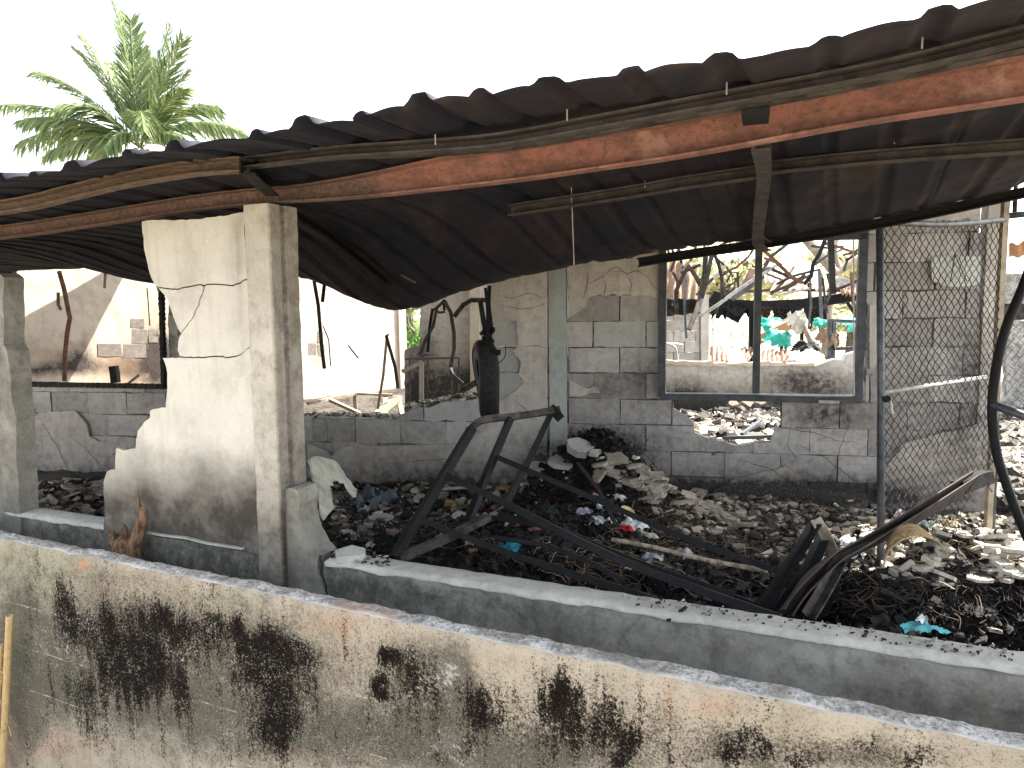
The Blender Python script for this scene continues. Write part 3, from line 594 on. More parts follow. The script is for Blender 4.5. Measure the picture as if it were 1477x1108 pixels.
# the two concrete posts of the back wall
def post(px0, px1, name, m_, extra=.02, dep=.13, y=500, top=2.55, st=None):
    a, b = BW.hit(px0, y)[0], BW.hit(px1, y)[0]; mb = MB()
    P_ = jag([(a, -.15), (b, -.15), (b, top), (a, top)], .0025, .05, a)
    panel(mb, BW, P_, -extra, dep, g=.08, stain=st or bst, rough=.003); return mb.build(name, m_, bwr)
post(792.5, 817.5, 'concrete_post', M_COLM2, st={'soot': blobs([(805, 660, 30, 30, .9)]), 'brown': blobs([(805, 660, 40, 40, .4)])})
post(1414, 1436, 'concrete_post', M_BPLAS, .02)
# plaster still clinging to the blocks
def plaster(pts, seed, amp=.008, v=-.027, th=.0205, m_=None, st=None): 
    return panel(MB(), BW, jag(pb(pts), amp, .025, seed), v, th, g=.06, stain=st or bst, rough=.006).build('plaster_patch', m_ or M_BPLAS, bwr)
plaster([(820, 280), (950, 270), (950, 434), (938, 427), (927, 425), (914, 428), (905, 424), (893, 427), (884, 423), (876, 427), (866, 426), (850, 429), (847, 440), (838, 450), (830, 454), (820, 458)], 31)
plaster([(710, 292), (790, 284), (790, 735), (448, 735), (446, 640), (470, 648), (480, 656), (496, 644), (520, 640), (560, 643), (610, 640), (680, 640), (690, 628), (712, 614), (716, 600), (722, 578), (742, 566), (757, 551), (750, 540), (753, 522), (740, 506), (749, 496), (746, 461), (722, 457), (711, 453), (706, 430), (707, 405)], 32, .006)
plaster([(60, 595), (112, 592), (118, 600), (128, 612), (132, 628), (144, 637), (165, 634), (196, 630), (215, 640), (222, 700), (60, 700), (50, 660), (38, 612)], 33)
plaster([(20, 562), (34, 566), (40, 575), (52, 592), (40, 606), (22, 606)], 34)
plaster([(34, 640), (56, 650), (60, 690), (30, 690)], 35)
plaster([(1342, 372), (1366, 369), (1412, 370), (1412, 410), (1390, 414), (1360, 413), (1342, 406)], 36, .004, v=-.026, th=.02, m_=M_PALEPL, st={'soot': lambda X, Y, A: X * 0})
thing_w = MB()
for a, b in (((1371, 406), (1377, 367)), ((1377, 367), (1394, 406))):
    q0, q1 = BW.hit(*a, -.052), BW.hit(*b, -.052); thing_w.tube([BW.pt(q0[0], -.052, q0[1]), BW.pt(q1[0], -.056, q1[1])], .0035, 5)
thing_w.build('bent_wire', M_BSTEEL, bwr)
plaster([(1253, 275), (1412, 255), (1412, 318), (1398, 322), (1395, 316), (1330, 318), (1253, 322)], 37)
plaster([(1253, 440), (1262, 438), (1268, 510), (1262, 528), (1253, 532)], 38)
plaster([(1300, 640), (1412, 610), (1412, 760), (1275, 760), (1262, 700)], 39, st={'soot': bst['soot'], 'brown': lambda X, Y, A: BB(X, Y, A) * 1.1})
plaster([(1060, 690), (1130, 672), (1160, 690), (1170, 705), (1250, 712), (1250, 760), (1000, 760), (1030, 705)], 40)
plaster([(822, 548), (832, 552), (846, 560), (860, 556), (866, 566), (822, 572)], 41)
plaster([(246, 452), (262, 462), (258, 484), (246, 480)], 42, m_=M_ZINC if False else M_BLOCK_PALE)
# hairline cracks: narrow gaps with their own lips
ck = MB()
def crack(pts, wd=.0035, amp=.012, seed=0, v=-.0215):
    P_ = jag(pb(pts), amp, .03, seed, closed=False); n = len(P_)
    for i in range(n - 1):
        a = np.array(P_[i]); b = np.array(P_[i + 1]); d = b - a; d = d / (np.linalg.norm(d) + 1e-9); q = np.array([-d[1], d[0]])
        w0 = wd * (.3 + .7 * sin(pi * i / n)); w1 = wd * (.3 + .7 * sin(pi * (i + 1) / n))
        ck.add([BW.pt(*(a - q * w0 / 2)[:1], v, (a - q * w0 / 2)[1]), BW.pt((b - q * w1 / 2)[0], v, (b - q * w1 / 2)[1]), BW.pt((b + q * w1 / 2)[0], v, (b + q * w1 / 2)[1]), BW.pt((a + q * w0 / 2)[0], v, (a + q * w0 / 2)[1])], [(0, 1, 2, 3)], soot=1.0)
for sd_, c in enumerate([[(870, 400), (876, 415), (872, 426)], [(888, 392), (905, 396), (920, 390), (935, 400)], [(1150, 640), (1190, 660), (1230, 690), (1270, 700)], [(1225, 600), (1215, 640), (1195, 690)], [(1100, 612), (1160, 622), (1240, 640)], [(740, 575), (760, 590), (776, 605)], [(722, 440), (750, 446), (786, 438)], [(760, 655), (775, 680), (788, 700)], [(100, 620), (130, 650), (165, 690)], [(1340, 560), (1365, 590), (1390, 612)], [(860, 700), (930, 672), (960, 660)], [(1060, 660), (1110, 675), (1150, 700)], [(880, 640), (930, 655), (960, 690)], [(845, 392), (848, 410), (842, 430)], [(905, 396), (912, 410), (908, 424)], [(870, 400), (890, 385), (905, 396)], [(935, 400), (944, 415), (950, 418)], [(850, 410), (862, 404), (870, 400)], [(715, 424), (740, 430), (770, 424), (788, 430)], [(755, 500), (775, 498), (789, 502)], [(470, 600), (476, 622), (470, 640)], [(560, 668), (640, 660), (700, 668)], [(60, 600), (85, 640), (110, 690)], [(150, 690), (160, 660), (190, 645)], [(1140, 610), (1135, 640), (1150, 665)], [(1290, 560), (1310, 600), (1300, 640)]]): crack(c, seed=sd_, v=-.0325)
ck.build('hairline_crack', M_CHAR, bwr, kind='stuff')
# right window: steel frame
wf = root('window_frame', (*BW.pt(.3, -.03, 0)[:2], BW.hit(1100, 575)[1]), 'large sooty grey window frame with one mullion, glass gone, right of centre', 'window frame')
def bwbar(x0, y0, x1, y1, w_, name, m_, par, dep=.05, v=-.03, bend=0):
    a = BW.hit(x0, y0, v); b = BW.hit(x1, y1, v); n = 10
    path = [BW.pt(a[0] + (b[0] - a[0]) * i / n, v + bend * sin(pi * i / n), a[1] + (b[1] - a[1]) * i / n + .3 * bend * sin(2 * pi * i / n)) for i in range(n + 1)]
    return MB().bar(path, dep, w_, up=tuple(BW.n) if abs(x1 - x0) < abs(y1 - y0) and False else ((0, 0, 1) if abs(x1 - x0) > abs(y1 - y0) else tuple(BW.d))).build(name, m_, par)
bwbar(956, 330, 954, 571, .058, 'jamb', M_FRAME, wf)
bwbar(1246, 330, 1237, 574, .058, 'jamb', M_FRAME, wf)
bwbar(951, 572, 1243, 576.5, .05, 'sill', M_FRAME, wf, bend=.012)
bwbar(951, 346, 1250, 341, .045, 'head', M_FRAME, wf)
bwbar(1095, 340, 1090, 568, .05, 'mullion', M_FRAME, wf, dep=.04)
bwbar(1198, 346, 1201, 424, .042, 'bent_bar', M_FRAME, wf, dep=.03, v=.02)
for x0, y0, x1, y1 in ((962, 375, 960, 567), (1231, 345, 1232, 570)): bwbar(x0, y0, x1, y1, .008, 'glazing_bead', M_GALV_PALE, wf, dep=.01, v=-.055)
bwbar(961, 567, 1232, 570, .008, 'glazing_bead', M_GALV_PALE, wf, dep=.01, v=-.055)
# left window: charred timber
wl = root('charred_window_frame', (*BW.pt(BW.hit(130, 555)[0], 0, 0)[:2], BW.hit(130, 555)[1]), 'charred timber window frame left of the pier, scaly burnt jamb and black sill', 'window frame')
def charred(x0, y0, x1, y1, w_, name, rough_=.006):
    a = BW.hit(x0, y0); b = BW.hit(x1, y1); n = 60; P_ = []; vs = []
    d = np.array(b) - np.array(a); L = np.linalg.norm(d); d /= L; q = np.array([-d[1], d[0]])
    mb = MB(); m_ = 10; ring = []
    for i in range(n + 1):
        c = np.array(a) + d * L * i / n
        for j in range(m_):
            an = 2 * pi * j / m_ + .3; e = w_ / 2 * (1 + .12 * (1 if (i // 1) % 2 else -1) * (1 if j % 2 else .3)) + rough_ * mn.noise((i * .9, j * 1.7, w_ * 50))
            cx = e * max(-.8, min(.8, cos(an))) * 1.25; cy = e * max(-.8, min(.8, sin(an))) * 1.25
            ring.append(BW.pt(c[0] + q[0] * cx, -.03 + cy, c[1] + q[1] * cx))
    fs = [(i * m_ + j, i * m_ + (j + 1) % m_, (i + 1) * m_ + (j + 1) % m_, (i + 1) * m_ + j) for i in range(n) for j in range(m_)]
    return mb.add(ring, fs).build(name, M_CHARW, wl)
charred(12, 380, 18, 553, .085, 'jamb', .02); charred(234, 340, 240, 556, .045, 'jamb'); charred(16, 553, 243, 557, .045, 'sill')
charred(12, 335, 236, 340, .06, 'head')

# ------------------------------------------------------------------ collapsed roof
rf = root('collapsed_roof', (*W2.pt(-2, .5, 0)[:2], 1.6), 'sagging lean-to roof of burnt black ribbed sheets with bent purlins overhead', 'roof')
KV = [-.62, -.35, .05, .9, 2.0, 3.35, 5.1]
KC = [
    [(-500, 318), (-250, 296), (-120, 282), (0, 268), (100, 251), (200, 229), (330, 204), (430, 190), (570, 162), (630, 152), (750, 134), (850, 124), (960, 105), (1100, 90), (1180, 72), (1250, 52), (1330, 32), (1477, -2), (1650, -40), (2400, -190)],
    [(-500, 330), (-250, 308), (0, 288), (180, 254), (350, 226), (480, 213), (720, 184), (1000, 139), (1250, 91), (1477, 34), (1700, -20), (2400, -170)],
    [(-500, 372), (-250, 350), (0, 322), (190, 296), (350, 273), (530, 250), (750, 210), (1000, 168), (1250, 124), (1477, 88), (1700, 50), (2400, -80)],
    [(-500, 420), (-200, 385), (0, 362), (230, 345), (400, 335), (560, 326), (735, 290), (1000, 250), (1100, 233), (1477, 195), (1700, 170), (2400, 90)],
    [(-500, 402), (-250, 390), (-100, 386), (0, 393), (60, 390), (130, 388), (190, 396), (230, 412), (300, 414), (380, 402), (435, 400), (480, 411), (530, 436), (570, 451), (600, 447), (650, 428), (700, 411), (830, 385), (1000, 359), (1130, 345), (1200, 330), (1350, 302), (1450, 281), (1477, 266), (1700, 235), (2400, 120)],
]
KT = []
for v, c in zip(KV, KC):
    h = [W2.hit(x, y, v) for x, y in c]; KT.append(([q[0] for q in h], [q[1] for q in h]))
KT.append(([-9, -6, -4, -2, 0, 2], [2.5, 2.5, 2.42, 2.45, 2.62, 2.75]))
KT.append(([-9, 2], [2.95, 3.05]))   # sheet run past the back wall head, unseen, added to keep sun out
def zroof(t, v, rib=True):
    zs = [float(np.interp(t, *kt)) for kt in KT]
    for kt_ in (0,):
        pass
    i = max(0, min(5, int(np.searchsorted(KV, v)) - 1)); x0, x1 = KV[i], KV[i + 1]
    def slope(j):
        if j == 0: return (zs[1] - zs[0]) / (KV[1] - KV[0])
        if j == 4: return 0.0
        if j in (5, 6): return .35
        a, b = (zs[j] - zs[j - 1]) / (KV[j] - KV[j - 1]), (zs[j + 1] - zs[j]) / (KV[j + 1] - KV[j])
        return 0 if a * b <= 0 and False else (a + b) / 2
    u = (v - x0) / (x1 - x0); h = x1 - x0
    return (2 * u ** 3 - 3 * u ** 2 + 1) * zs[i] + (u ** 3 - 2 * u ** 2 + u) * h * slope(i) + (-2 * u ** 3 + 3 * u ** 2) * zs[i + 1] + (u ** 3 - u ** 2) * h * slope(i + 1)
T0, T1 = -8.6, .78; PER = .196
ribs = [W2.hit(x, 100, -.62)[0] for x in (95, 180, 240, 360, 430, 515, 600, 690, 790, 908, 1040, 1190, 1350)]
RB = list(ribs)
while RB[0] > T0: RB.insert(0, RB[0] - PER * rnd.uniform(.93, 1.07))
while RB[-1] < 2.2: RB.append(RB[-1] + PER)
RW = [rnd.uniform(.85, 1.25) * (1.0 if i % 2 else 1.25) for i in range(len(RB))]
def ribh(t, v):
    h = 0
    q = int(np.searchsorted(RB, t)); fr_ = (t - RB[q - 1]) / (RB[q] - RB[q - 1]) if 0 < q < len(RB) else 0
    h = .013 * sin(pi * max(0, min(1, fr_))) ** .8
    for b, wd in zip(RB, RW):
        d = abs(t - b - .012 * sin(v * 2.2 + b * 7) * min(1, max(0, v))) / wd
        g_ = .72 if t > -1.3 else 1.0
        if d < .034: h = max(h, .026 * g_ * wd * (1 - max(0, (d - .014) / .020)) if d > .014 else .026 * g_ * wd)
    return h
sheets = []; i = 0; bnd = [T0]
for k in range(3, len(RB), 4):
    if RB[k] < T1 - .1: bnd.append(RB[k])
bnd.append(T1)
for a, b in list(zip(bnd[:-1], bnd[1:])) + [(.74, 2.1)]:  # last pair: unseen sheet added to shade the low wall's right end
    if b - a < .1: continue
    a2, b2 = a - .028, b + .028; drop = .004 if len(sheets) % 2 else 0.0
    ts = np.arange(a2, b2, .0125); vg = list(np.linspace(-.62, .05, 12)) + list(np.linspace(.12, 3.35, 46)) + [3.6, 3.9, 4.3, 4.7, 5.05]; mbs = MB()
    if b > 1.4: vg = [q for q in vg if q < 1.7]
    eo = rnd.uniform(-.015, .02)
    V = []
    for v in vg:
        for t in ts:
            vv_ = v + (eo + .012 * mn.noise((t * 9, 0, 0)) if v < -.6 else 0) 
            z = zroof(t, v) + ribh(t, v) * (1 - .2 * max(0, v) / 2) + drop + .010 * mn.noise((t * 3.3, v * 2, 1)) + .004 * mn.noise((t * 13, v * 8, 1))
            V.append(W2.pt(t, vv_, z))
    nt = len(ts)
    Fs = [(j * nt + i_, j * nt + i_ + 1, (j + 1) * nt + i_ + 1, (j + 1) * nt + i_) for j in range(len(vg) - 1) for i_ in range(nt - 1)]
    o = mbs.add(V, Fs).build('roof_sheet', M_ROOF, rf, smooth=True); sheets.append(o)
    md = o.modifiers.new('thickness', 'SOLIDIFY'); md.thickness = .0012; md.offset = 1
def pl_line(pts, v): 
    h = [W2.hit(x, y, v) for x, y in pts]; return [W2.pt(s, v, z) for s, z in h]
# purlins (open channels); centre lines measured in the photograph
def member(name, pts, v, w_, h_, m_, prof=None, n=5, flip=False, soot=None, par=None, hs=None):
    path = smooth_path(pl_line(pts, v), n); pr = prof or chan(w_, h_)
    if flip: pr = [(-a, b) for a, b in pr][::-1]
    mb = MB(); mb.sweep(path, pr, twist=None, hscale=hs)
    if soot:
        X, Y = pix(np.array(mb.v)); mb.a['soot'] = np.clip(soot(X, Y), 0, 1).tolist()
    return mb.build(name, m_, par or rf)
member('purlin', [(-500, 352), (-250, 330), (0, 300), (100, 279), (180, 260), (280, 243), (352, 238)], -.33, .045, .05, M_PURL_T)
member('purlin', [(352, 236), (480, 221), (600, 213), (720, 203), (850, 180), (1000, 152), (1250, 106), (1477, 52), (1800, -30)], -.31, .045, .036, M_PURL_G)
member('purlin', [(480, 226), (720, 214), (1000, 165), (1150, 140), (1250, 120), (1477, 70), (1800, -8)], -.28, .03, .016, M_BSTEEL2, n=4)
member('beam', [(-500, 392), (-250, 364), (0, 336), (100, 322), (191, 308), (280, 294), (350, 286), (440, 279), (532, 268), (640, 251), (750, 237), (870, 219), (1000, 198), (1240, 152), (1477, 114), (1800, 60)], .05, .05, .072, M_OXIDE, prof=chan(.052, .108), soot=lambda X, Y: np.clip((575 - X) / 50, 0, .9) + .12, hs=lambda p: float(np.interp(pix(p)[0], [430, 640], [.55, 1.0])))
member('purlin', [(735, 304), (900, 279), (1000, 262), (1100, 248)], .9, .05, .05, M_PURL_G)
member('purlin', [(1112, 242), (1250, 228), (1477, 211), (1800, 190)], .92, .05, .048, M_PURL_G)
member('edge_angle', [(920, 379), (1000, 366), (1130, 347), (1250, 326), (1350, 306), (1450, 284), (1560, 260)], 1.98, .05, .05, M_CHAR)
member('rust_strip', [(435, 400), (500, 406), (570, 411), (605, 411)], 1.75, .03, .016, M_RSTEEL)
member('seam_strip', [(505, 350), (540, 375), (575, 395), (600, 408)], 1.5, .006, .010, M_PURL_T)
# rafter stubs running into the scene
def raf(pts, w_, h_, m_, name='rafter'):
    return MB().sweep(smooth_path([W2.pt(W2.hit(x, y, v)[0], v, min(W2.hit(x, y, v)[1], zroof(W2.hit(x, y, v)[0], v) - .035)) for x, y, v in pts], 8), chan(w_, h_)).build(name, m_, rf)
raf([(356, 236, -.36), (372, 250, -.2), (392, 268, -.02)], .05, .05, M_BSTEEL)
raf([(1090, 150, -.28), (1090, 172, -.05)], .07, .03, M_BSTEEL)
raf([(1097, 205, .12), (1102, 250, .85), (1096, 290, 1.4), (1094, 330, 1.75), (1106, 352, 1.95)], .055, .05, M_PURL_G)
raf([(385, 292, .1), (470, 330, .9), (560, 380, 1.5)], .05, .05, M_CHAR)
# thin wire hanging from the purlin
hw = MB().tube([W2.pt(*[W2.hit(824, 270, .9)[0], .9, W2.hit(824, 270, .9)[1]]), W2.pt(W2.hit(828, 382, .95)[0], .95, W2.hit(828, 382, .95)[1])], .0022, 4)
hw.build('tie_wire', M_GALV_PALE, rf)
# self-drilling screws poking through near the eave
for x, y in ((628, 205), (818, 170), (1048, 132), (1330, 65), (930, 268), (1290, 205)):
    v = -.36 if y < 210 and x != 1290 and x != 930 else .9; s, z = W2.hit(x, y, v); MB().tube([W2.pt(s, v, z - .008), W2.pt(s, v, z + .022)], .002, 5).build('roof_screw', M_GALV_PALE, rf)
# ================================================================== rooms beyond the back wall
# long side wall in full sun, left
SW = Plane((-5.9, 8.5), (.6, .8))
def far_panel(plane, pts, name, m_, par, v=0.0, th=.1, g=.2, st=None, am=.02, seed=1, seg=.08):
    return panel(MB(), plane, jag(poly_on(plane, pts), am, seg, seed), v, th, g=g, stain=st, rough=.01).build(name, m_, par)
sw = root('side_wall', (*SW.pt(3, 0, 0)[:2], .1), 'tall sunlit cream side wall of the roofless room seen through the left openings', 'wall')
sst = {'soot': blobs([(230, 515, 30, 34, 1.5), (108, 523, 26, 8, 1.7), (118, 508, 8, 14, 1.1), (60, 533, 50, 7, 1.0), (35, 498, 18, 8, .3), (175, 535, 60, 20, .35), (230, 520, 14, 40, .8), (455, 505, 12, 26, .2), (470, 588, 40, 14, .4), (540, 585, 26, 14, .5)]),
       'brown': lambda X, Y, A: blobs([(190, 530, 60, 26, 1.4), (60, 515, 70, 30, .5), (220, 480, 20, 60, .5), (456, 510, 12, 28, .4), (480, 590, 60, 20, .5), (560, 560, 14, 40, .3)])(X, Y)}  # soot, with the diagonal shade at lower right painted in as brown
far_panel(SW, [(-80, 330), (577, 330), (577, 560), (574, 620), (-80, 650)], 'plaster_face', M_FARPL, sw, st=sst, g=.12)
s_e = SW.hit(575, 500)[0]
panel(MB(), SW, [(s_e - .02, .1), (s_e + .16, .1), (s_e + .16, 3.0), (s_e - .02, 3.0)], -.05, .2, g=.3).build('corner_post', M_FARPL, sw)
# blocks laid bare where the plaster has come off
for (x0, y0, x1, y1) in ((141, 496, 176, 514), (178, 497, 211, 516), (190, 475, 212, 495), (214, 476, 228, 494), (188, 460, 208, 473), (444, 495, 456, 512), (458, 497, 468, 514), (458, 478, 466, 494)):
    P_ = jag(poly_on(SW, [(x0, y0), (x1, y0 + .5), (x1, y1), (x0, y1)]), .008, .1, x0)
    panel(MB(), SW, P_, -.005, .01, g=.2, stain={'brown': lambda X, Y, A: X * 0 + 1.1, 'soot': lambda X, Y, A: X * 0 + .15}).build('block', M_BLK2, sw)  # block colour browned and darkened to carry the shade on them
# dark back room with its own wall, post and window of sky
RW_ = Plane(PD(650, 440, 9.3), (1, -.08))
rw = root('soot_stained_room_wall', (*RW_.pt(0, 0, 0)[:2], .1), 'brown soot-stained inner wall seen past the hanging tyre, black towards its foot', 'wall')
rst = {'soot': lambda X, Y, A: blobs([(640, 575, 60, 30, 1.2), (690, 570, 40, 40, .9), (660, 540, 50, 18, .4), (600, 545, 20, 60, .6), (612, 500, 12, 30, .4)])(X, Y), 'brown': lambda X, Y, A: np.clip((Y - 380) / 220, .25, .9)}
far_panel(RW_, [(606, 340), (800, 340), (800, 620), (606, 620)], 'plaster_face', M_BPLAS, rw, st=rst, g=.12)
far_panel(RW_, [(678, 340), (693, 340), (693, 620), (680, 620)], 'corner_post', M_FARPL, rw, v=-.08, th=.1, st={'brown': lambda X, Y, A: np.clip((Y - 480) / 200, 0, .6)}, am=.003)
far_panel(RW_, [(584, 505), (600, 498), (608, 500), (608, 620), (584, 620)], 'low_sill_wall', M_BLK2, rw, v=-.02, st=rst)
for (x0, y0, x1, y1) in ((612, 492, 634, 511), (610, 513, 626, 528)):
    panel(MB(), RW_, jag(poly_on(RW_, [(x0, y0), (x1, y0), (x1, y1), (x0, y1)]), .006, .1, x0), -.02, .02, g=.2, stain=rst).build('block', M_BLK2, rw)
# scorched wire rack standing in front of that wall
rk = root('burnt_rack', RW_.pt(0, -.4, .15), 'burnt steel rack standing against the soot-stained room wall', 'rack')
def rackbar(x0, y0, x1, y1, r=.012, name='rail', v=-.4, par=rk, m_=M_BSTEEL2, pl_=RW_):
    a, b = pl_.hit(x0, y0, v), pl_.hit(x1, y1, v); MB().tube([pl_.pt(a[0], v, a[1]), pl_.pt(b[0], v, b[1])], r, 5).build(name, m_, par)
for a in ((584, 518, 661, 516), (662, 516, 661, 590), (617, 518, 616, 590), (652, 545, 651, 590), (591, 520, 591, 590), (617, 566, 655, 564)): rackbar(*a)
rackbar(618, 562, 630, 585); rackbar(630, 562, 616, 588)
# low room wall behind the right window, with the room beyond it
MW = Plane(PD(1100, 440, 9.7), (1, -.05))
mw = root('low_room_wall', (*MW.pt(0, 0, 0)[:2], .1), 'low smoke-stained partition with a broken pale top, seen through the large window', 'wall')
mst = {'soot': lambda X, Y, A: blobs([(985, 566, 30, 20, .7), (1000, 585, 60, 22, .7), (1150, 548, 60, 26, .7), (1190, 565, 60, 24, .5), (1060, 585, 200, 12, .8)])(X, Y), 'brown': lambda X, Y, A: np.clip((Y - 512) / 60, .2, .9)}
far_panel(MW, [(930, 519), (962, 522), (1010, 524), (1060, 526), (1100, 524), (1150, 527), (1175, 527), (1195, 521), (1215, 521), (1222, 510), (1238, 508), (1300, 500), (1300, 640), (930, 640)], 'plaster_face', M_BPLAS, mw, st=mst, am=.035, g=.12)
top_ = jag(poly_on(MW, [(955, 519), (1010, 522), (1060, 524), (1100, 522), (1160, 525), (1180, 523), (1170, 528), (1100, 528), (1010, 528), (955, 524)], -.03), .02, .06, 3)
panel(MB(), MW, top_, -.03, .14, g=.2).build('broken_coping', M_FARPL, mw)
NW = Plane(PD(1000, 440, 11.2), (1, 0))
nw = root('far_block_pier', (*NW.pt(0, 0, 0)[:2], .1), 'block wall stub with a concrete post, beyond the window, under brown scorched sheets', 'wall')
for r_ in range(5):
    for k in range(3):
        y1 = 524 - r_ * 15.5; x0 = 940 + k * 32 + (16 if r_ % 2 else 0)
        c = poly_on(NW, [(max(x0, 950), y1 - 15), (min(x0 + 31, 1009), y1 - 15), (min(x0 + 31, 1009), y1), (max(x0, 950), y1)])
        if c[1][0] - c[0][0] > .05: panel(MB(), NW, jag(c, .006, .08, x0 + r_), rnd.uniform(-.01, 0), .12, g=.3, stain={'brown': lambda X, Y, A: X * 0 + .1 + .5 * rnd.random()}).build('block', M_BPLAS, nw)
far_panel(NW, [(1010, 425), (1021, 425), (1021, 530), (1010, 530)], 'concrete_post', M_BPLAS, nw, v=-.06, th=.2, am=.003)
def corr_sheet(p00, p10, p11, p01, m_, name, n=10, amp=.025, label=None, cat='metal sheet', sag=0, group=None):
    """a ribbed sheet spanned between four corners, ribs running from edge 00-10 to edge 01-11"""
    p = [np.array(a, float) for a in (p00, p10, p11, p01)]; nu, nv = n * 6, 14; V = []
    nn = np.cross(p[1] - p[0], p[3] - p[0]); nn /= np.linalg.norm(nn)
    for j in range(nv + 1):
        for i in range(nu + 1):
            u, v = i / nu, j / nv; q = (p[0] * (1 - u) + p[1] * u) * (1 - v) + (p[3] * (1 - u) + p[2] * u) * v
            q = q + nn * (amp * sin(2 * pi * n * u) + sag * sin(pi * v) + amp * 1.6 * mn.noise((u * 4, v * 4, n))); V.append(q)
    mb = MB().add(V, [(j * (nu + 1) + i, j * (nu + 1) + i + 1, (j + 1) * (nu + 1) + i + 1, (j + 1) * (nu + 1) + i) for j in range(nv) for i in range(nu)])
    o = mb.build(name, m_, smooth=True); tag(o, label, cat, group, 'thing')
    md = o.modifiers.new('thickness', 'SOLIDIFY'); md.thickness = .003; return o
corr_sheet(PD(951, 372, 10.6), PD(1008, 380, 10.8), PD(1003, 448, 10.4), PD(951, 444, 10.2), M_BROWNSH, 'scorched_sheet', 5, .03, 'curled brown scorched roof sheet hanging over the far block pier')
corr_sheet(PD(951, 430, 10.1), PD(1012, 432, 10.3), PD(1010, 452, 10.4), PD(951, 456, 10.2), M_CHAR, 'scorched_sheet', 3, .03, 'black burnt strip of sheet beneath the curled brown sheet')
corr_sheet(PD(1022, 500, 12.6), PD(1092, 502, 12.8), PD(1080, 522, 12), PD(1026, 524, 12), M_RUSTSH, 'rusty_sheet', 9, .03, 'rust-brown ribbed sheet lying behind the low partition', )
corr_sheet(PD(1044, 502, 12.0), PD(1066, 503, 12), PD(1080, 528, 11.2), PD(1056, 528, 11.2), M_WHITESH, 'pale_sheet', 4, .02, 'pale sunlit ribbed sheet slanting down on the rust-brown one')
corr_sheet(PD(1098, 505, 11.8), PD(1135, 506, 12), PD(1140, 524, 11.3), PD(1096, 524, 11.3), M_RUSTSH, 'rusty_sheet', 6, .03, 'rust-brown sheet below the green tarpaulin')
# burnt shed beyond: black beam with hanging chain link, posts
sh = root('burnt_shed_frame', PD(1130, 520, 13.5), 'black burnt shed frame beyond the window, beam sagging with scorched netting', 'shed')
def Dbar(pts, w_, h_, name, m_, par, up=(0, 0, 1)): return MB().bar([PD(*p) for p in pts], w_, h_, up=up).build(name, m_, par)
Dbar([(1012, 437, 13.4), (1100, 441, 13.2), (1160, 438, 13.2), (1250, 425, 13.4)], .2, .17, 'beam', M_CHAR, sh)
Dbar([(1020, 424, 13.6), (1120, 418, 13.4), (1250, 420, 13.4)], .12, .05, 'beam', M_RSTEEL, sh)
Dbar([(1024, 430, 13.3), (1070, 455, 13.3)], .1, .3, 'beam', M_CHAR, sh)
Dbar([(1085, 440, 13.3), (1084, 524, 13.3)], .10, .10, 'shed_post', M_CHAR, sh, (0, 1, 0))
for x, y0 in ((1168, 408), (1157, 440), (1128, 455)): Dbar([(x, y0, 13.2), (x - 1, 524, 13.2)], .05, .05, 'shed_post', M_BSTEEL, sh, (0, 1, 0))
# ragged charred fringe under the beam
fr = MB(); 
for k in range(150):
    x = rnd.uniform(1015, 1188); y = rnd.uniform(436, 446); d = 13.2 + rnd.uniform(-.15, .15); L = rnd.uniform(.05, .42) * (1.0 if x > 1095 else .5)
    a = PD(x, y, d); b = a + np.array([rnd.uniform(-.12, .12), rnd.uniform(-.05, .05), -L]); wv = np.array([rnd.uniform(.02, .10), 0, rnd.uniform(-.02, .02)])
    fr.add([a - wv, a + wv, b + wv * .3, b - wv * .3], [(0, 1, 2, 3)])
fr.build('charred_fringe', M_CHAR, sh, kind='stuff')
def chainlink(mb, A, B, C, D_, nu, nv, r=.0016, keep=None):
    """diamond netting between corners A (bottom left) B (bottom right) C (top right) D (top left)"""
    A, B, C, D_ = [np.array(p, float) for p in (A, B, C, D_)]
    nn = np.cross(B - A, D_ - A); nn /= np.linalg.norm(nn)
    def P(u, v): return (A * (1 - u) + B * u) * (1 - v) + (D_ * (1 - u) + C * u) * v + nn * (.012 * mn.noise((u * 3, v * 3, 1)) + .006 * mn.noise((u * 9, v * 9, 1)))
    for i in range(nu):
        path = []
        for j in range(nv * 2 + 1):
            u = (i + ((i + j) % 2)) / nu; v = j / (nv * 2)
            q = P(u, v) + nn * (r * .9 * (1 if j % 2 else -1))
            if keep and not keep(u, v, i, j):
                if len(path) > 1: mb.tube(path, r, 3, caps=False)
                path = []; continue
            path.append(q)
        if len(path) > 1: mb.tube(path, r, 3, caps=False)
    return mb
chainlink(MB(), PD(1098, 475, 13.1), PD(1178, 478, 13.1), PD(1178, 442, 13.1), PD(1098, 442, 13.1), 24, 6, .008).build('netting', M_RSTEEL, sh, kind='stuff')
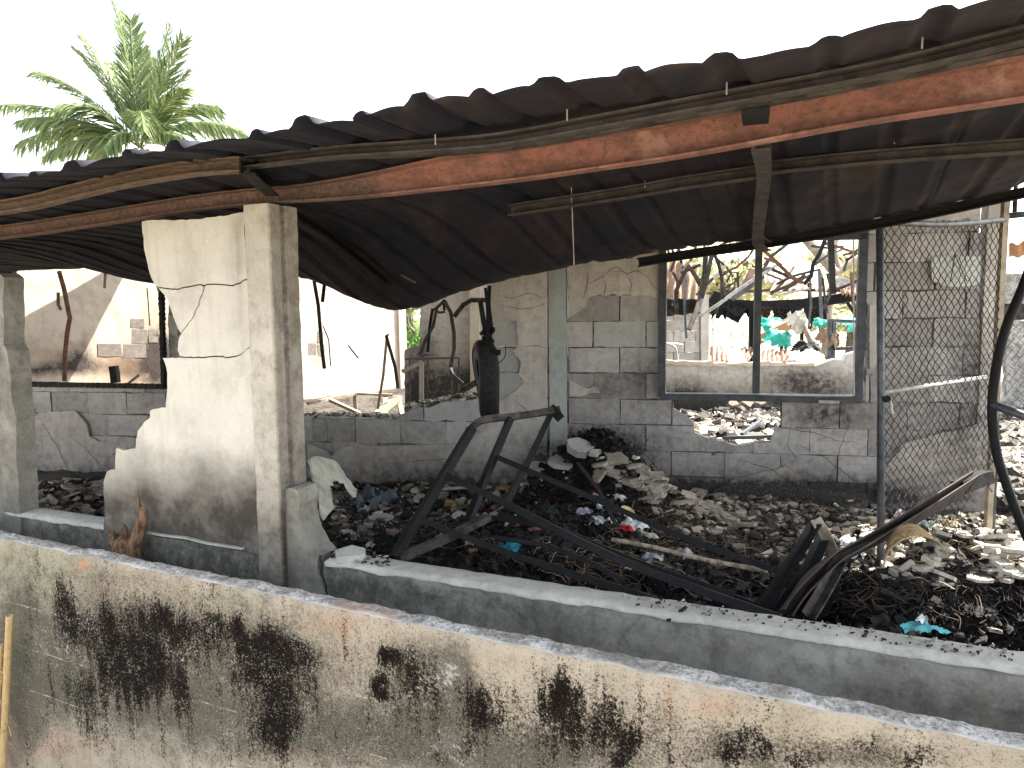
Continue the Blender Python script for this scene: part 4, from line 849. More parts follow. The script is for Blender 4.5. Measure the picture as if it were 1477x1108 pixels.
# tarpaulin heaps, plank, cloth
def crumple(c, sx, sy, sz, seed, ax=(1, 0, 0), az=(0, 0, 1), n=18, amp=.35, fold=5.0):
    """a crumpled piece of sheet or cloth: folded height field with a ragged edge"""
    ax = np.array(ax, float); ax /= np.linalg.norm(ax); az = np.array(az, float); ay = np.cross(az, ax); V = []; ok = []
    for j in range(n + 1):
        for i in range(n + 1):
            u, v = i / n * 2 - 1, j / n * 2 - 1
            rr = math.hypot(u, v); lim = .78 + .3 * mn.noise((math.atan2(v, u) * 1.3, seed, 0)) + .12 * mn.noise((u * 6, v * 6, seed)); ok.append(rr < lim)
            h = (1 - min(1, rr) ** 2) * .6 + amp * mn.noise((u * fold * .5, v * fold * .5, seed)) + amp * .6 * abs(mn.noise((u * fold, v * fold, seed + 4))) + amp * .25 * mn.noise((u * fold * 2.3, v * fold * 2.3, seed + 9))
            d = .12 * mn.noise((u * 3, v * 3, seed + 2))
            V.append(np.array(c) + ax * (u + d) * sx + ay * (v + d) * sy + az * h * sz)
    fs = [(j * (n + 1) + i, j * (n + 1) + i + 1, (j + 1) * (n + 1) + i + 1, (j + 1) * (n + 1) + i) for j in range(n) for i in range(n) if ok[j * (n + 1) + i] and ok[j * (n + 1) + i + 1] and ok[(j + 1) * (n + 1) + i] and ok[(j + 1) * (n + 1) + i + 1]]
    used = sorted({k for f in fs for k in f}); mp = {k: q for q, k in enumerate(used)}
    return MB().add([V[k] for k in used], [tuple(mp[k] for k in f) for f in fs])
def thing(mb, name, m_, label, cat, group=None, smooth=False): return tag(mb.build(name, m_, smooth=smooth), label, cat, group, 'thing')
thing(crumple(PD(1112, 474, 12.8), .34, .3, .22, 1, az=(0, -.6, .8)), 'tarpaulin', M_TARP, 'bright green tarpaulin draped beside the window mullion, above the orange plank', 'tarpaulin', smooth=True)
thing(crumple(PD(1120, 492, 12.2), .34, .3, .20, 5, az=(0, -.7, .7)), 'tarpaulin', M_TARP, 'green tarpaulin hanging below the orange plank', 'tarpaulin', smooth=True)
thing(crumple(PD(1181, 468, 12.6), .16, .15, .12, 9, az=(0, -.8, .6)), 'tarpaulin', M_TARP, 'small green tarpaulin scrap behind the bent bars, right side of the window', 'tarpaulin', smooth=True)
thing(crumple(PD(1234, 468, 16.0), .5, .3, .12, 12, az=(0, -.7, .7)), 'tarpaulin', M_TARP, 'pale green tarpaulin beyond the far netting panel at the window corner', 'tarpaulin', smooth=True)
thing(MB().bar([PD(1094, 490, 12.3), PD(1138, 469, 12.5)], .05, .16), 'plank', M_PLANK, 'orange painted plank slanting across the green tarpaulin', 'plank')
thing(MB().bar([PD(1160, 470, 12.0), PD(1184, 523, 11.6)], .05, .10), 'plank', M_ASHW, 'brown board leaning behind the low partition near the burnt posts', 'plank')
# heap of burnt stuff and white rubble behind the partition
for k, (x, y, D, sx, sz, m_, lb) in enumerate([(1146, 478, 12.2, .30, .5, M_WHITESH, 'pale ash-covered crumpled sheet hanging beside the burnt shed posts'), (1162, 512, 11.6, .34, .28, M_CHAR, 'black charred heap behind the low partition'), (1190, 500, 12.4, .25, .5, M_BROWNSH, 'brown scorched crumpled sheet right of the burnt shed posts'), (1170, 520, 11.2, .3, .10, M_WHITESH, 'white twisted sheet on the low partition')]):
    thing(crumple(PD(x, y, D), sx, .3, sz, 20 + k, az=(0, -.6, .8)), 'crumpled_sheet', m_, lb, 'metal sheet')
# bent reinforcing and roof steel hanging beyond the window: (points, width, material, label)
BENT = [
    ([(976, 452, 9.2), (975, 420, 9), (988, 392, 9), (993, 384, 9), (1003, 398, 9.1), (1010, 412, 9.2)], .055, M_BSTEEL2, 'looped grey bent bar nearest the left jamb of the window'),
    ([(990, 488, 8.8), (987, 440, 8.9), (990, 400, 9)], .03, M_GALV, 'thin straight grey bar hanging left in the window'),
    ([(1018, 364, 8.5), (1016, 395, 8.6), (1010, 430, 8.6), (1003, 452, 8.5), (994, 476, 8.4)], .06, M_BSTEEL2, 'long dark bar slanting down left in the window'),
    ([(1028, 362, 8.7), (1020, 400, 8.7), (1012, 430, 8.7), (1006, 450, 8.6)], .055, M_PURL_G, 'second long brown bar beside the slanting dark bar'),
    ([(1028, 362, 8.9), (1036, 380, 8.9), (1041, 400, 8.9), (1042, 432, 8.9)], .045, M_BSTEEL2, 'kinked bar dropping right of the two slanting bars'),
    ([(1010, 456, 9.6), (1035, 440, 9.6), (1062, 420, 9.6), (1092, 400, 9.6), (1125, 380, 9.6)], .05, M_GALV_PALE, 'pale bright angle bar crossing low behind the mullion'),
    ([(1055, 430, 9.8), (1080, 412, 9.8), (1100, 396, 9.8)], .11, M_GALV, 'wide grey channel lying behind the pale angle bar'),
    ([(1043, 394, 10), (1062, 386, 10), (1080, 370, 10), (1091, 352, 10)], .035, M_RSTEEL, 'thin wavy rusty bar rising to the mullion head'),
    ([(1048, 408, 10), (1055, 392, 10), (1064, 394, 10), (1065, 418, 10)], .03, M_BSTEEL2, 'small hooked bar left of the mullion'),
    ([(1074, 413, 10.2), (1086, 388, 10.2)], .10, M_RUSTSH, 'short rusty plate left of the mullion'),
    ([(1096, 356, 9.4), (1120, 378, 9.4), (1140, 398, 9.4), (1156, 408, 9.4)], .05, M_RSTEEL, 'rusty bar falling right from the mullion head'),
    ([(1100, 392, 9.6), (1110, 387, 9.6), (1135, 398, 9.6), (1158, 408, 9.6)], .045, M_BSTEEL2, 'grey bar running right from the mullion to the knot of bent steel'),
    ([(1120, 410, 9.7), (1145, 398, 9.7), (1168, 392, 9.7), (1182, 389, 9.7), (1186, 400, 9.6), (1190, 430, 9.6), (1193, 452, 9.6)], .035, M_BSTEEL2, 'long bar bent down at a corner like a crook, right half of the window'),
    ([(1182, 390, 9.4), (1183, 420, 9.4), (1185, 460, 9.4)], .045, M_GALV, 'straight grey bar hanging from the crooked bar'),
    ([(1190, 346, 9), (1182, 366, 9), (1173, 380, 9), (1170, 398, 9), (1160, 410, 9)], .05, M_BSTEEL, 'twisted black bar falling from the window head'),
    ([(1112, 370, 9.1), (1128, 358, 9.1), (1142, 347, 9.1)], .04, M_BSTEEL2, 'short ragged bar under the window head'),
    ([(1120, 426, 10), (1150, 420, 10), (1172, 415, 10)], .03, M_GALV_PALE, 'thin pale bar across the top of the black beam'),
    ([(1130, 420, 10.2), (1152, 406, 10.2), (1170, 396, 10.2)], .035, M_PURL_G, 'brown bar rising through the knot of bent steel'),
    ([(1168, 398, 9.8), (1170, 440, 9.8), (1166, 475, 9.8)], .03, M_GALV, 'narrow blue-grey bar hanging by the burnt shed posts'),
    ([(1206, 405, 12), (1250, 414, 12)], .14, M_GALV_PALE, 'pale gutter piece jutting in from the right jamb'),
    ([(1222, 436, 12), (1236, 458, 12)], .06, M_BSTEEL, 'short black stay near the right jamb'),
]
for k, (pts, wd, m_, lb) in enumerate(BENT):
    thing(MB().sweep([PD(*p) for p in pts], chan(wd * .85, wd * .4, wd * .12), up=(0, 1, .15)), 'bent_bar', m_, lb, 'steel bar', 'bent steel bars hanging beyond the large window')
for k, (q, m_, lb) in enumerate([
    ((PD(1015, 352, 13.5), PD(1095, 348, 13.5), PD(1090, 376, 12.6), PD(1018, 380, 12.6)), M_WHITESH, 'pale cream roof sheet hanging high in the left half of the large window'),
    ((PD(1100, 372, 14.5), PD(1170, 380, 14.5), PD(1160, 412, 13.8), PD(1104, 408, 13.8)), M_WHITESH, 'pale buckled roof sheet behind the knot of bent steel'),
    ((PD(1120, 404, 13.5), PD(1210, 400, 13.5), PD(1200, 418, 13), PD(1110, 420, 13)), M_RUSTSH, 'rusty ribbed sheet lying on the black beam'),
    ((PD(1205, 404, 13.2), PD(1252, 410, 13.2), PD(1250, 432, 12.8), PD(1215, 424, 12.8)), M_BROWNSH, 'brown torn sheet under the pale gutter piece'),
    ((PD(1024, 455, 16), PD(1086, 455, 16), PD(1086, 505, 15), PD(1024, 505, 15)), M_WHITESH, 'large sunlit pale sheet standing behind the rust-brown one')]):
    corr_sheet(*q, m_, 'roof_sheet_scrap', 7, .03, lb)
_r = random.Random(5)
for k in range(34):
    x, y = _r.uniform(965, 1240), _r.uniform(350, 430); a = _r.choice((.25, -.3, 1.3, -1.2, .6, -.7)) + _r.gauss(0, .15); L = _r.uniform(14, 60); D = _r.uniform(9.5, 13)
    pts = [(x - cos(a) * L / 2, y - sin(a) * L / 2, D), (x + _r.uniform(-4, 4), y + _r.uniform(-4, 4), D), (x + cos(a) * L / 2, y + sin(a) * L / 2, D + _r.uniform(-.3, .3))]
    thing(MB().sweep([PD(*p) for p in pts], chan(.035, .02, .005), up=(0, 1, .15)), 'thin_burnt_bar', _r.choice((M_BSTEEL, M_BSTEEL2, M_RSTEEL, M_PURL_G)), 'thin bar in the tangle of burnt roof framing beyond the large window', 'steel bar', 'thin bars of the burnt roof tangle')
# small wire cage and white chair frame behind partition on the left of window
cf = root('bent_chair_frame', PD(972, 520, 10.4), 'thin pale bent chair frame behind the low partition at the far block pier', 'chair frame')
for pts in ([(957, 494, 10.4), (966, 496, 10.4), (975, 502, 10.4), (978, 520, 10.4)], [(960, 495, 10.4), (983, 497, 10.5), (982, 504, 10.5), (977, 520, 10.5)]): MB().tube(smooth_path([PD(*p) for p in pts], 4), .012, 5).build('tube', M_GALV_PALE, cf)
# far netting gate with its frame, right part of window view
ng = root('netting_panel', PD(1215, 520, 12.2), 'grey framed netting panel standing behind the right corner of the window', 'gate')
for a in (((1197, 462, 12.2), (1196, 524, 12.2)), ((1203, 462, 12.2), (1201, 524, 12.2)), ((1197, 462, 12.2), (1240, 464, 12.2)), ((1203, 503, 12.2), (1240, 502, 12.2)), ((1238, 464, 12.2), (1238, 524, 12.2))): Dbar(a, .05, .05, 'frame_rail', M_GALV, ng, (0, 1, .1))
chainlink(MB(), PD(1203, 503, 12.2), PD(1238, 503, 12.2), PD(1238, 464, 12.2), PD(1203, 464, 12.2), 10, 6, .006).build('netting', M_BSTEEL2, ng, kind='stuff')
# bars and rails in the middle gap (post, thin bent rods)
MID = [
    ([(641, 434, 7.5), (650, 450, 7.5), (655, 480, 7.5), (655, 503, 7.5), (650, 530, 7.5), (652, 541, 7.4), (667, 554, 7.4)], .045, M_PURL_G, 'long rod bent like a knee hanging from the roof left of the tyre'),
    ([(641, 434, 7.6), (630, 444, 7.6), (625, 470, 7.6), (614, 490, 7.6), (606, 512, 7.6)], .04, M_BSTEEL2, 'rod sloping down left from the fork below the roof'),
    ([(625, 445, 7.7), (634, 451, 7.7), (642, 450, 7.7)], .03, M_BSTEEL2, 'short fork piece under the roof left of the tyre'),
    ([(624, 445, 7.7), (620, 470, 7.7), (617, 508, 7.7)], .035, M_BSTEEL, 'dark rod hanging straight beside the sloping rod'),
    ([(655, 457, 7.0), (668, 440, 7.0), (680, 433, 7.0), (703, 433, 7.0)], .05, M_BSTEEL2, 'bent strip reaching from the tyre hanger to the left'),
    ([(640, 432, 7.5), (641, 448, 7.5)], .03, M_CHAR, 'black stub hanging under the roof above the fork'),
    ([(561, 483, 7.2), (557, 484, 7.2), (570, 530, 7.2), (574, 560, 7.2)], .035, M_PURL_G, 'thin brown rod kinked at the top beside the sunlit corner post'),
    ([(558, 486, 7.3), (553, 540, 7.3), (545, 590, 7.3)], .03, M_ASHW, 'pale rod leaning left beside the sunlit corner post'),
    ([(453, 405, 7.6), (459, 440, 7.6), (464, 500, 7.6), (468, 532, 7.6)], .04, M_BSTEEL2, 'slim rod hanging against the sunlit wall near the concrete column'),
    ([(468, 410, 7.6), (465, 436, 7.6)], .04, M_BSTEEL, 'short dark rod end under the roof near the concrete column'),
    ([(466, 470, 7.7), (474, 490, 7.7), (477, 528, 7.7)], .014, M_BSTEEL2, 'fine curved wire against the sunlit wall'),
    ([(502, 498, 8.6), (517, 517, 8.6)], .02, M_PURL_G, 'small stick mark leaning on the sunlit wall'),
    ([(608, 522, 6.8), (608, 584, 6.8)], .05, M_FARPL, 'upright pale post in the broken opening'),
    ([(580, 536, 6.9), (608, 523, 6.8)], .04, M_FARPL, 'pale arm running left from the upright post'),
    ([(664, 572, 6.6), (678, 558, 6.6), (676, 565, 6.6), (674, 580, 6.6)], .03, M_FARPL, 'small pale hooked pipe left of the tyre'),
    ([(650, 600, 6.4), (668, 562, 6.4), (690, 550, 6.2)], .06, M_BSTEEL2, 'grey pipe running behind the tyre into the room'),
    ([(85, 391, 8.4), (92, 415, 8.4), (99, 450, 8.4), (101, 458, 8.4), (97, 480, 8.4), (94, 510, 8.4), (93, 550, 8.4)], .05, M_RSTEEL, 'long red-brown bent rod hanging in the left window'),
    ([(84, 422, 8.4), (84, 440, 8.4), (88, 447, 8.4)], .035, M_RSTEEL, 'short red-brown rod end beside the long bent rod'),
    ([(152, 393, 8.2), (151, 416, 8.2)], .03, M_ASHW, 'short pale stick hanging under the roof in the left window'),
    ([(212, 415, 8), (214, 440, 8), (216, 470, 8)], .012, M_BSTEEL2, 'thin wire hanging near the right jamb of the left window'),
    ([(185, 553, 7.6), (201, 541, 7.6)], .03, M_ASHW, 'pale stick leaning on the black window sill'),
]
for k, (pts, wd, m_, lb) in enumerate(MID):
    thing(MB().sweep([PD(*p) for p in pts], chan(wd * .85, wd * .45, wd * .14), up=(0, 1, .15)), 'hanging_rod', m_, lb, 'rod')
# charred stub on left sill
thing(MB().sweep([PD(167, 552, 7.05), PD(166, 540, 7.05), PD(164, 528, 7.05)], [(-.04, -.03), (.03, -.035), (.035, .03), (-.03, .03)]), 'charred_stub', M_CHARW, 'small charred stub standing on the black window sill', 'burnt wood')
# overturned table frames on the low middle wall, sunlit
tf = root('burnt_table_frame', PD(500, 600, 7.6), 'pale burnt table frame with slanting braces lying behind the low block wall', 'table frame')
for a, b, w_ in (((444, 582, 7.4), (512, 568, 7.8), .05), ((512, 568, 7.8), (566, 570, 7.9), .04), ((476, 577, 7.5), (522, 598, 7.4), .05), ((512, 568, 7.8), (513, 592, 7.8), .06), ((575, 573, 7.6), (545, 597, 7.3), .08), ((556, 572, 7.9), (556, 598, 7.6), .05), ((574, 574, 7.6), (580, 598, 7.5), .05)): MB().bar([PD(*a), PD(*b)], w_, w_ * .6).build('frame_bar', M_ASHW, tf)

# ================================================================== the hanging tyre
ty = root('motorcycle_tyre', PD(702, 600, 5.0), 'charred motorcycle tyre hanging edge-on from scorched rods, sidewall ashen blue', 'tyre')
tc = PD(702, 548, 5.15)
def tyre():
    Rr, wd = .235, .100; ax = np.array([.975, .13, .07]); ax /= np.linalg.norm(ax)     # axle direction
    up = np.array([0.03, 0, 1.0]); fw = np.cross(ax, up); up = np.cross(fw, ax)
    prof = []  # cross-section (radial offset, axial offset)
    for k in range(13):
        a = pi * (k / 12) ; prof.append((.045 * sin(a) ** .7 if sin(a) > 0 else 0, -wd / 2 * 1.15 * cos(a)))
    V = []; n = 56; m_ = len(prof)
    for i in range(n):
        th = 2 * pi * i / n
        for j, (ro, ao) in enumerate(prof):
            gr = -.006 if (j in (5, 7)) or (i % 3 == 0 and 3 <= j <= 9 and (j + i) % 2) else 0
            r_ = Rr - .045 + ro * 1.15 + gr + .004 * mn.noise((th * 3, j * .4, 0)); r_ *= (1 + .06 * cos(2 * th))
            V.append(tc + ax * (ao + .01 * sin(th * 2)) + (up * cos(th) * 1.08 + fw * sin(th)) * r_)
    inner = MB(); tb = MB()
    tb.add(V, [(i * m_ + j, i * m_ + j + 1, ((i + 1) % n) * m_ + j + 1, ((i + 1) % n) * m_ + j) for i in range(n) for j in range(m_ - 1)])
    t = tb.build('tread', M_TYRE, ty, smooth=True); md = t.modifiers.new('wall', 'SOLIDIFY'); md.thickness = .012; md.offset = -1
    for sgn in (-1, 1):
        Vw = []
        for i in range(n):
            th = 2 * pi * i / n; rr0 = (Rr - .05) * (1 + .06 * cos(2 * th)); rr1 = rr0 * .74
            for rr_, aa in ((rr0 + .012, wd / 2 * 1.15), (rr0 - .02, wd / 2 * 1.22), (rr1, wd / 2 * .95), (rr1 - .005, wd / 2 * .8)): Vw.append(tc + ax * sgn * (aa + .004) + ax * .01 * sin(th * 2) + (up * cos(th) * 1.08 + fw * sin(th)) * rr_)
        MB().add(Vw, [(i * 4 + j, i * 4 + j + 1, ((i + 1) % n) * 4 + j + 1, ((i + 1) % n) * 4 + j) for i in range(n) for j in range(3)]).build('sidewall', M_TYRE2 if sgn < 0 else M_TYRE, ty, smooth=True)
tyre()
hg = root('tyre_hanger', PD(700, 500, 5.15), 'clump of black burnt rods and a bracket from which the tyre hangs', 'hanger')
for pts, w_, m_ in (([(706, 412, 5.15), (705, 440, 5.15), (708, 470, 5.15), (706, 495, 5.15)], .028, M_CHAR), ([(693, 434, 5.15), (697, 460, 5.15), (702, 485, 5.15)], .035, M_CHARW), ([(700, 415, 5.1), (703, 450, 5.1), (703, 492, 5.1)], .02, M_CHAR)):
    MB().sweep(smooth_path([PD(*p) for p in pts], 6), [(-w_ / 2, -w_ / 2), (w_ / 2, -w_ / 3), (w_ / 2.5, w_ / 2), (-w_ / 2, w_ / 2.2)], up=(0, 1, 0)).build('burnt_rod', m_, hg)
thing_ = MB()
for k in range(26):
    c = PD(704 + rnd.uniform(-7, 7), 487 + rnd.uniform(-14, 9), 5.15 + rnd.uniform(-.03, .03)); thing_.box(c, rnd.uniform(.01, .05), rnd.uniform(.01, .03), rnd.uniform(.01, .04), ax=(rnd.random(), rnd.random() - .5, rnd.random() - .5), az=(rnd.random() * .3, rnd.random() * .3, 1))
thing_.build('melted_lump', M_CHAR, hg)
MB().bar([PD(692, 502, 5.1), PD(728, 500, 5.1)], .03, .008).build('bracket', M_GALV_PALE, hg)
MB().tube([PD(710, 507, 5.0), PD(722, 509, 5.0)], .020, 10).build('axle_stub', M_CHAR, hg)
MB().tube(smooth_path([PD(729, 500, 5.1), PD(729, 512, 5.12), PD(724, 520, 5.14), PD(712, 530, 5.14)], 5), .0035, 5).build('bent_rod', M_CHAR, hg)

# ================================================================== chain link gate and bent pipe gate leaf, right
gt = root('chain_link_gate', PD(1270, 800, 3.9), 'tall grey pipe gate with chain link netting standing before the block wall', 'gate')
gA, gB = PD(1270, 812, 3.95), PD(1431, 775, 4.62); gD, gC = PD(1269, 320, 3.95), PD(1450, 317, 4.62)
MB().tube([gA, (gA + gD) / 2 + np.array([.004, 0, 0]), gD], .019, 10).build('gate_post', M_GALV, gt, smooth=True)
MB().tube([gB, (gB * .5 + gC * .5) + np.array([-.006, 0, 0]), gC], .017, 10).build('gate_post', M_GALV, gt, smooth=True)
MB().tube(smooth_path([gD, (gD + gC) / 2 + np.array([0, 0, -.022]), gC], 6), .016, 10).build('top_rail', M_GALV, gt, smooth=True)
ca, cb_ = PD(1275, 566, 3.95), PD(1428, 543, 4.60)
MB().tube([ca, cb_], .013, 8).build('cross_rail', M_GALV_PALE, gt, smooth=True)  # paler pipe metal stands in for light on this rail
MB().tube([PD(1278, 576, 3.93), PD(1280, 575, 3.88)], .018, 8).build('latch', M_BSTEEL, gt)
MB().tube([PD(1285, 580, 3.9), PD(1287, 597, 3.9)], .006, 6).build('latch_pin', M_GALV_PALE, gt)
chainlink(MB(), gA * .96 + gD * .04, gB * .96 + gC * .04, gC, gD, 38, 30, .003, keep=lambda u, v, i, j: not (u > .30 and v < .07 + .06 * sin(u * 9)) and mn.noise((i * .35, j * .1, 0)) > -.62).build('netting', M_WIRE, gt, kind='stuff')
MB().bar([PD(1452, 270, 4.62), PD(1448, 330, 4.62), PD(1424, 775, 4.62)], .035, .035, up=(0, 1, 0)).build('hanging_post', M_ASHW, gt)
g2 = root('pipe_gate_leaf', PD(1460, 770, 3.2), 'black bent pipe gate leaf with netting at the edge beyond the chain link gate', 'gate')
MB().tube(smooth_path([PD(1500, 340, 3.35), PD(1477, 410, 3.3), PD(1452, 470, 3.25), (PD(1437, 530, 3.2)), PD(1431, 590, 3.2), PD(1437, 650, 3.2), PD(1452, 700, 3.2), PD(1470, 748, 3.2), PD(1492, 800, 3.2)], 6), .020, 10).build('bent_pipe', M_BSTEEL, g2, smooth=True)
MB().tube([PD(1430, 583, 3.2), PD(1485, 603, 3.1), PD(1560, 630, 3.0)], .019, 10).build('cross_rail', M_GALV, g2, smooth=True)
chainlink(MB(), PD(1452, 780, 3.9), PD(1560, 800, 3.9), PD(1560, 440, 3.9), PD(1446, 470, 3.9), 18, 25, .0016).build('netting', M_WIRE, g2, kind='stuff')
g3 = root('upper_netting_frame', PD(1462, 330, 5.0), 'pipe framed netting high beside the wall end, top corner under the roof', 'fence panel')
MB().tube([PD(1450, 312, 4.9), PD(1560, 300, 4.9)], .02, 8).build('pipe', M_GALV, g3, smooth=True)
MB().tube([PD(1466, 255, 5.0), PD(1463, 314, 5.0)], .014, 8).build('pipe', M_BSTEEL2, g3, smooth=True)
chainlink(MB(), PD(1452, 312, 5.0), PD(1520, 306, 5.0), PD(1520, 240, 5.0), PD(1452, 250, 5.0), 12, 6, .002).build('netting', M_WIRE, g3, kind='stuff')
# neighbouring yard seen past the right end
nb = root('pale_yard_wall', PD(1500, 640, 9), 'sunlit pale house side beyond the gate with dark window slot', 'building')
NP = Plane(PD(1500, 440, 9.5), (1, -.1))
far_panel(NP, [(1452, 462), (1700, 462), (1700, 720), (1452, 720)], 'rendered_side', M_LIME, nb, am=.02)
far_panel(NP, [(1452, 395), (1700, 395), (1700, 438), (1452, 438)], 'rendered_side', M_LIME, nb, am=.01)
far_panel(NP, [(1452, 438), (1700, 438), (1700, 462), (1452, 462)], 'window_slot', M_BSTEEL2, nb, am=.01, v=.05)
corr_sheet(PD(1455, 352, 9.2), PD(1600, 330, 8.6), PD(1600, 372, 9.8), PD(1455, 372, 9.8), M_PLANK, 'orange_sheet', 8, .02, 'orange-tinged sunlit sheet above the pale house side, past the gate')
# electrical rod leaning on right rubble
thing(MB().tube(smooth_path([PD(1377, 850, 3.7), PD(1415, 812, 3.8), PD(1440, 785, 3.9), PD(1475, 750, 4.0)], 4), .006, 6), 'thin_rod', M_BSTEEL, 'thin dark rod leaning on the sunlit rubble at the frame edge', 'rod')
thing(MB().tube([PD(1352, 862, 3.4), PD(1442, 830, 3.6)], .007, 6), 'thin_rod', M_CHAR, 'black thin stick lying across the sunlit rubble', 'rod')

# ================================================================== burnt steel frame lying over the debris
fa = root('burnt_bed_frame', PD(760, 720, 3.7), 'blackened steel bed frame tipped over the debris, curved head rail raised', 'bed frame')
def rail(pts, w_, m_=M_BSTEEL, name='rail', par=fa, h_=None, n=6, up=(0, .5, 1)):
    p = [PD(*q) for q in pts]; p = smooth_path(p, n) if len(p) > 2 else p
    return MB().bar(p, w_, h_ or w_, up=up).build(name, m_, par)
rail([(678, 624, 3.80), (686, 612, 3.82), (702, 605, 3.86), (740, 601, 4.0), (775, 596, 4.12), (806, 591, 4.2)], .036, M_BSTEEL2, 'head_rail')
rail([(795, 589, 4.2), (808, 603, 4.16)], .05, M_CHAR, 'rail_end')
rail([(681, 618, 3.80), (640, 686, 3.55), (568, 806, 3.15)], .040, name='bar')
rail([(736, 604, 3.95), (700, 690, 3.7), (664, 782, 3.35)], .034, name='bar')
rail([(796, 594, 4.18), (762, 665, 4.0), (728, 730, 3.8)], .030, name='bar', m_=M_BSTEEL)
rail([(604, 748, 3.34), (700, 786, 3.2), (800, 820, 3.0), (870, 842, 2.85), (945, 866, 2.62)], .028)
rail([(641, 684, 3.56), (740, 732, 3.35), (870, 797, 2.95), (1000, 848, 2.72), (1125, 892, 2.5)], .030)
rail([(718, 660, 3.78), (800, 695, 3.6), (900, 738, 3.4), (1010, 784, 3.15), (1148, 833, 2.9)], .026)
fb = root('burnt_rail_bundle', PD(900, 800, 3.1), 'pair of loose black steel rails lying beneath the bed frame', 'steel rails')
rail([(705, 746, 3.6), (800, 762, 3.4), (860, 786, 3.2), (950, 822, 2.95), (1060, 858, 2.75)], .022, par=fb)
rail([(720, 740, 3.6), (850, 782, 3.3), (960, 826, 3.0), (1090, 872, 2.7)], .020, par=fb)
rail([(714, 776, 3.3), (780, 786, 3.2), (840, 806, 3.05), (900, 838, 2.9)], .020, par=fb, m_=M_BSTEEL)
thing(MB().bar([PD(575, 806, 3.15), PD(640, 778, 3.3), PD(704, 746, 3.5)], .045, .03), 'ashen_plank', M_BSTEEL2, 'grey ashen plank slanting under the bed frame bars', 'plank')
thing(MB().tube(smooth_path([PD(883, 778, 3.5), PD(940, 789, 3.4), PD(1020, 808, 3.2), PD(1106, 823, 3.0)], 8), .010, 7), 'bare_rod', M_STRIP, 'pale bare metal rod lying behind the bed frame rails', 'rod')
thing(MB().bar([PD(833, 668, 4.6), PD(862, 705, 4.3), PD(890, 760, 4.0)], .022, .012), 'thin_lath', M_CHARW, 'thin burnt lath sloping down from the top of the debris heap', 'lath')
# broken angle frame right
fc = root('twisted_angle_frame', PD(1170, 850, 2.7), 'twisted frame of burnt steel angles leaning on the low wall', 'steel frame')
def ang(pts, w_, m_, name='angle', par=fc, tw=0, up=(0, .3, 1), n=7):
    p = smooth_path([PD(*q) for q in pts], n); t = w_ * .14
    prof = [(-w_ / 2, -w_ / 2), (w_ / 2, -w_ / 2), (w_ / 2, -w_ / 2 + t), (-w_ / 2 + t, -w_ / 2 + t), (-w_ / 2 + t, w_ / 2), (-w_ / 2, w_ / 2)]
    return MB().sweep(p, prof, up=up, twist=(lambda u: tw * u)).build(name, m_, par)
ang([(1100, 878, 2.65), (1135, 822, 2.8), (1178, 752, 3.05)], .036, M_CHAR)
ang([(1122, 884, 2.62), (1160, 832, 2.75), (1188, 775, 2.95)], .040, M_BSTEEL)
ang([(1176, 748, 3.05), (1190, 772, 3.0), (1204, 800, 2.9)], .036, M_ASHW, 'bare_angle')
ang([(1166, 888, 2.58), (1190, 848, 2.65), (1212, 806, 2.75)], .040, M_BSTEEL2)
ang([(1150, 888, 2.6), (1180, 840, 2.7), (1198, 808, 2.8)], .034, M_CHAR)
thing(MB().sweep(smooth_path([PD(1132, 886, 2.58), PD(1165, 842, 2.64), PD(1196, 812, 2.72), PD(1222, 797, 2.8), PD(1270, 772, 3.0), PD(1330, 738, 3.25), PD(1405, 692, 3.6)], 6), chan(.088, .038, .005), up=(.2, .6, 1), twist=lambda u: .9 * u), 'bent_channel', M_CHANNEL, 'long rusty grey channel bent at the middle, slanting up to the gate netting', 'steel channel')
thing(MB().sweep([PD(1382, 702, 3.55), PD(1410, 690, 3.6), PD(1425, 686, 3.62)], [(-.03, -.02), (.04, -.03), (.03, .03), (-.04, .02)]), 'charred_end', M_CHAR, 'black charred lump at the upper end of the bent channel', 'burnt wood')

# ================================================================== burnt sheet and bag beside the column
ws = MB(); V = []; n_ = 16
c00, c10, c11, c01 = PD(443, 666, 3.9), PD(486, 668, 4.4), PD(520, 716, 4.4), PD(466, 752, 3.6)
for j in range(n_ + 1):
    for i in range(n_ + 1):
        u, v = i / n_, j / n_; q = (c00 * (1 - u) + c10 * u) * (1 - v) + (c01 * (1 - u) + c11 * u) * v
        q = q + np.array([0, -.12, .06]) * sin(pi * u) * (1 - .3 * v) + np.array([.01, .01, .012]) * mn.noise((u * 4, v * 4, 3)); V.append(q)
okf = [(j * (n_ + 1) + i, j * (n_ + 1) + i + 1, (j + 1) * (n_ + 1) + i + 1, (j + 1) * (n_ + 1) + i) for j in range(n_) for i in range(n_) if not (j / n_ > .55 and .35 < i / n_ < .8 and j / n_ > .55 + 2.2 * (i / n_ - .58) ** 2)]
ws.add(V, okf); o = thing(ws, 'bent_white_panel', M_WHITESH, 'curved sooty white metal panel with a cut-out, leaning by the concrete column', 'panel', smooth=True)
md = o.modifiers.new('thickness', 'SOLIDIFY'); md.thickness = .003
thing(crumple(PD(540, 735, 4.35), .22, .14, .16, 41, n=26, amp=.5, fold=7), 'black_bag', M_TYRE2, 'crumpled dark blue-black plastic bag beside the curved white panel', 'bag', smooth=True)

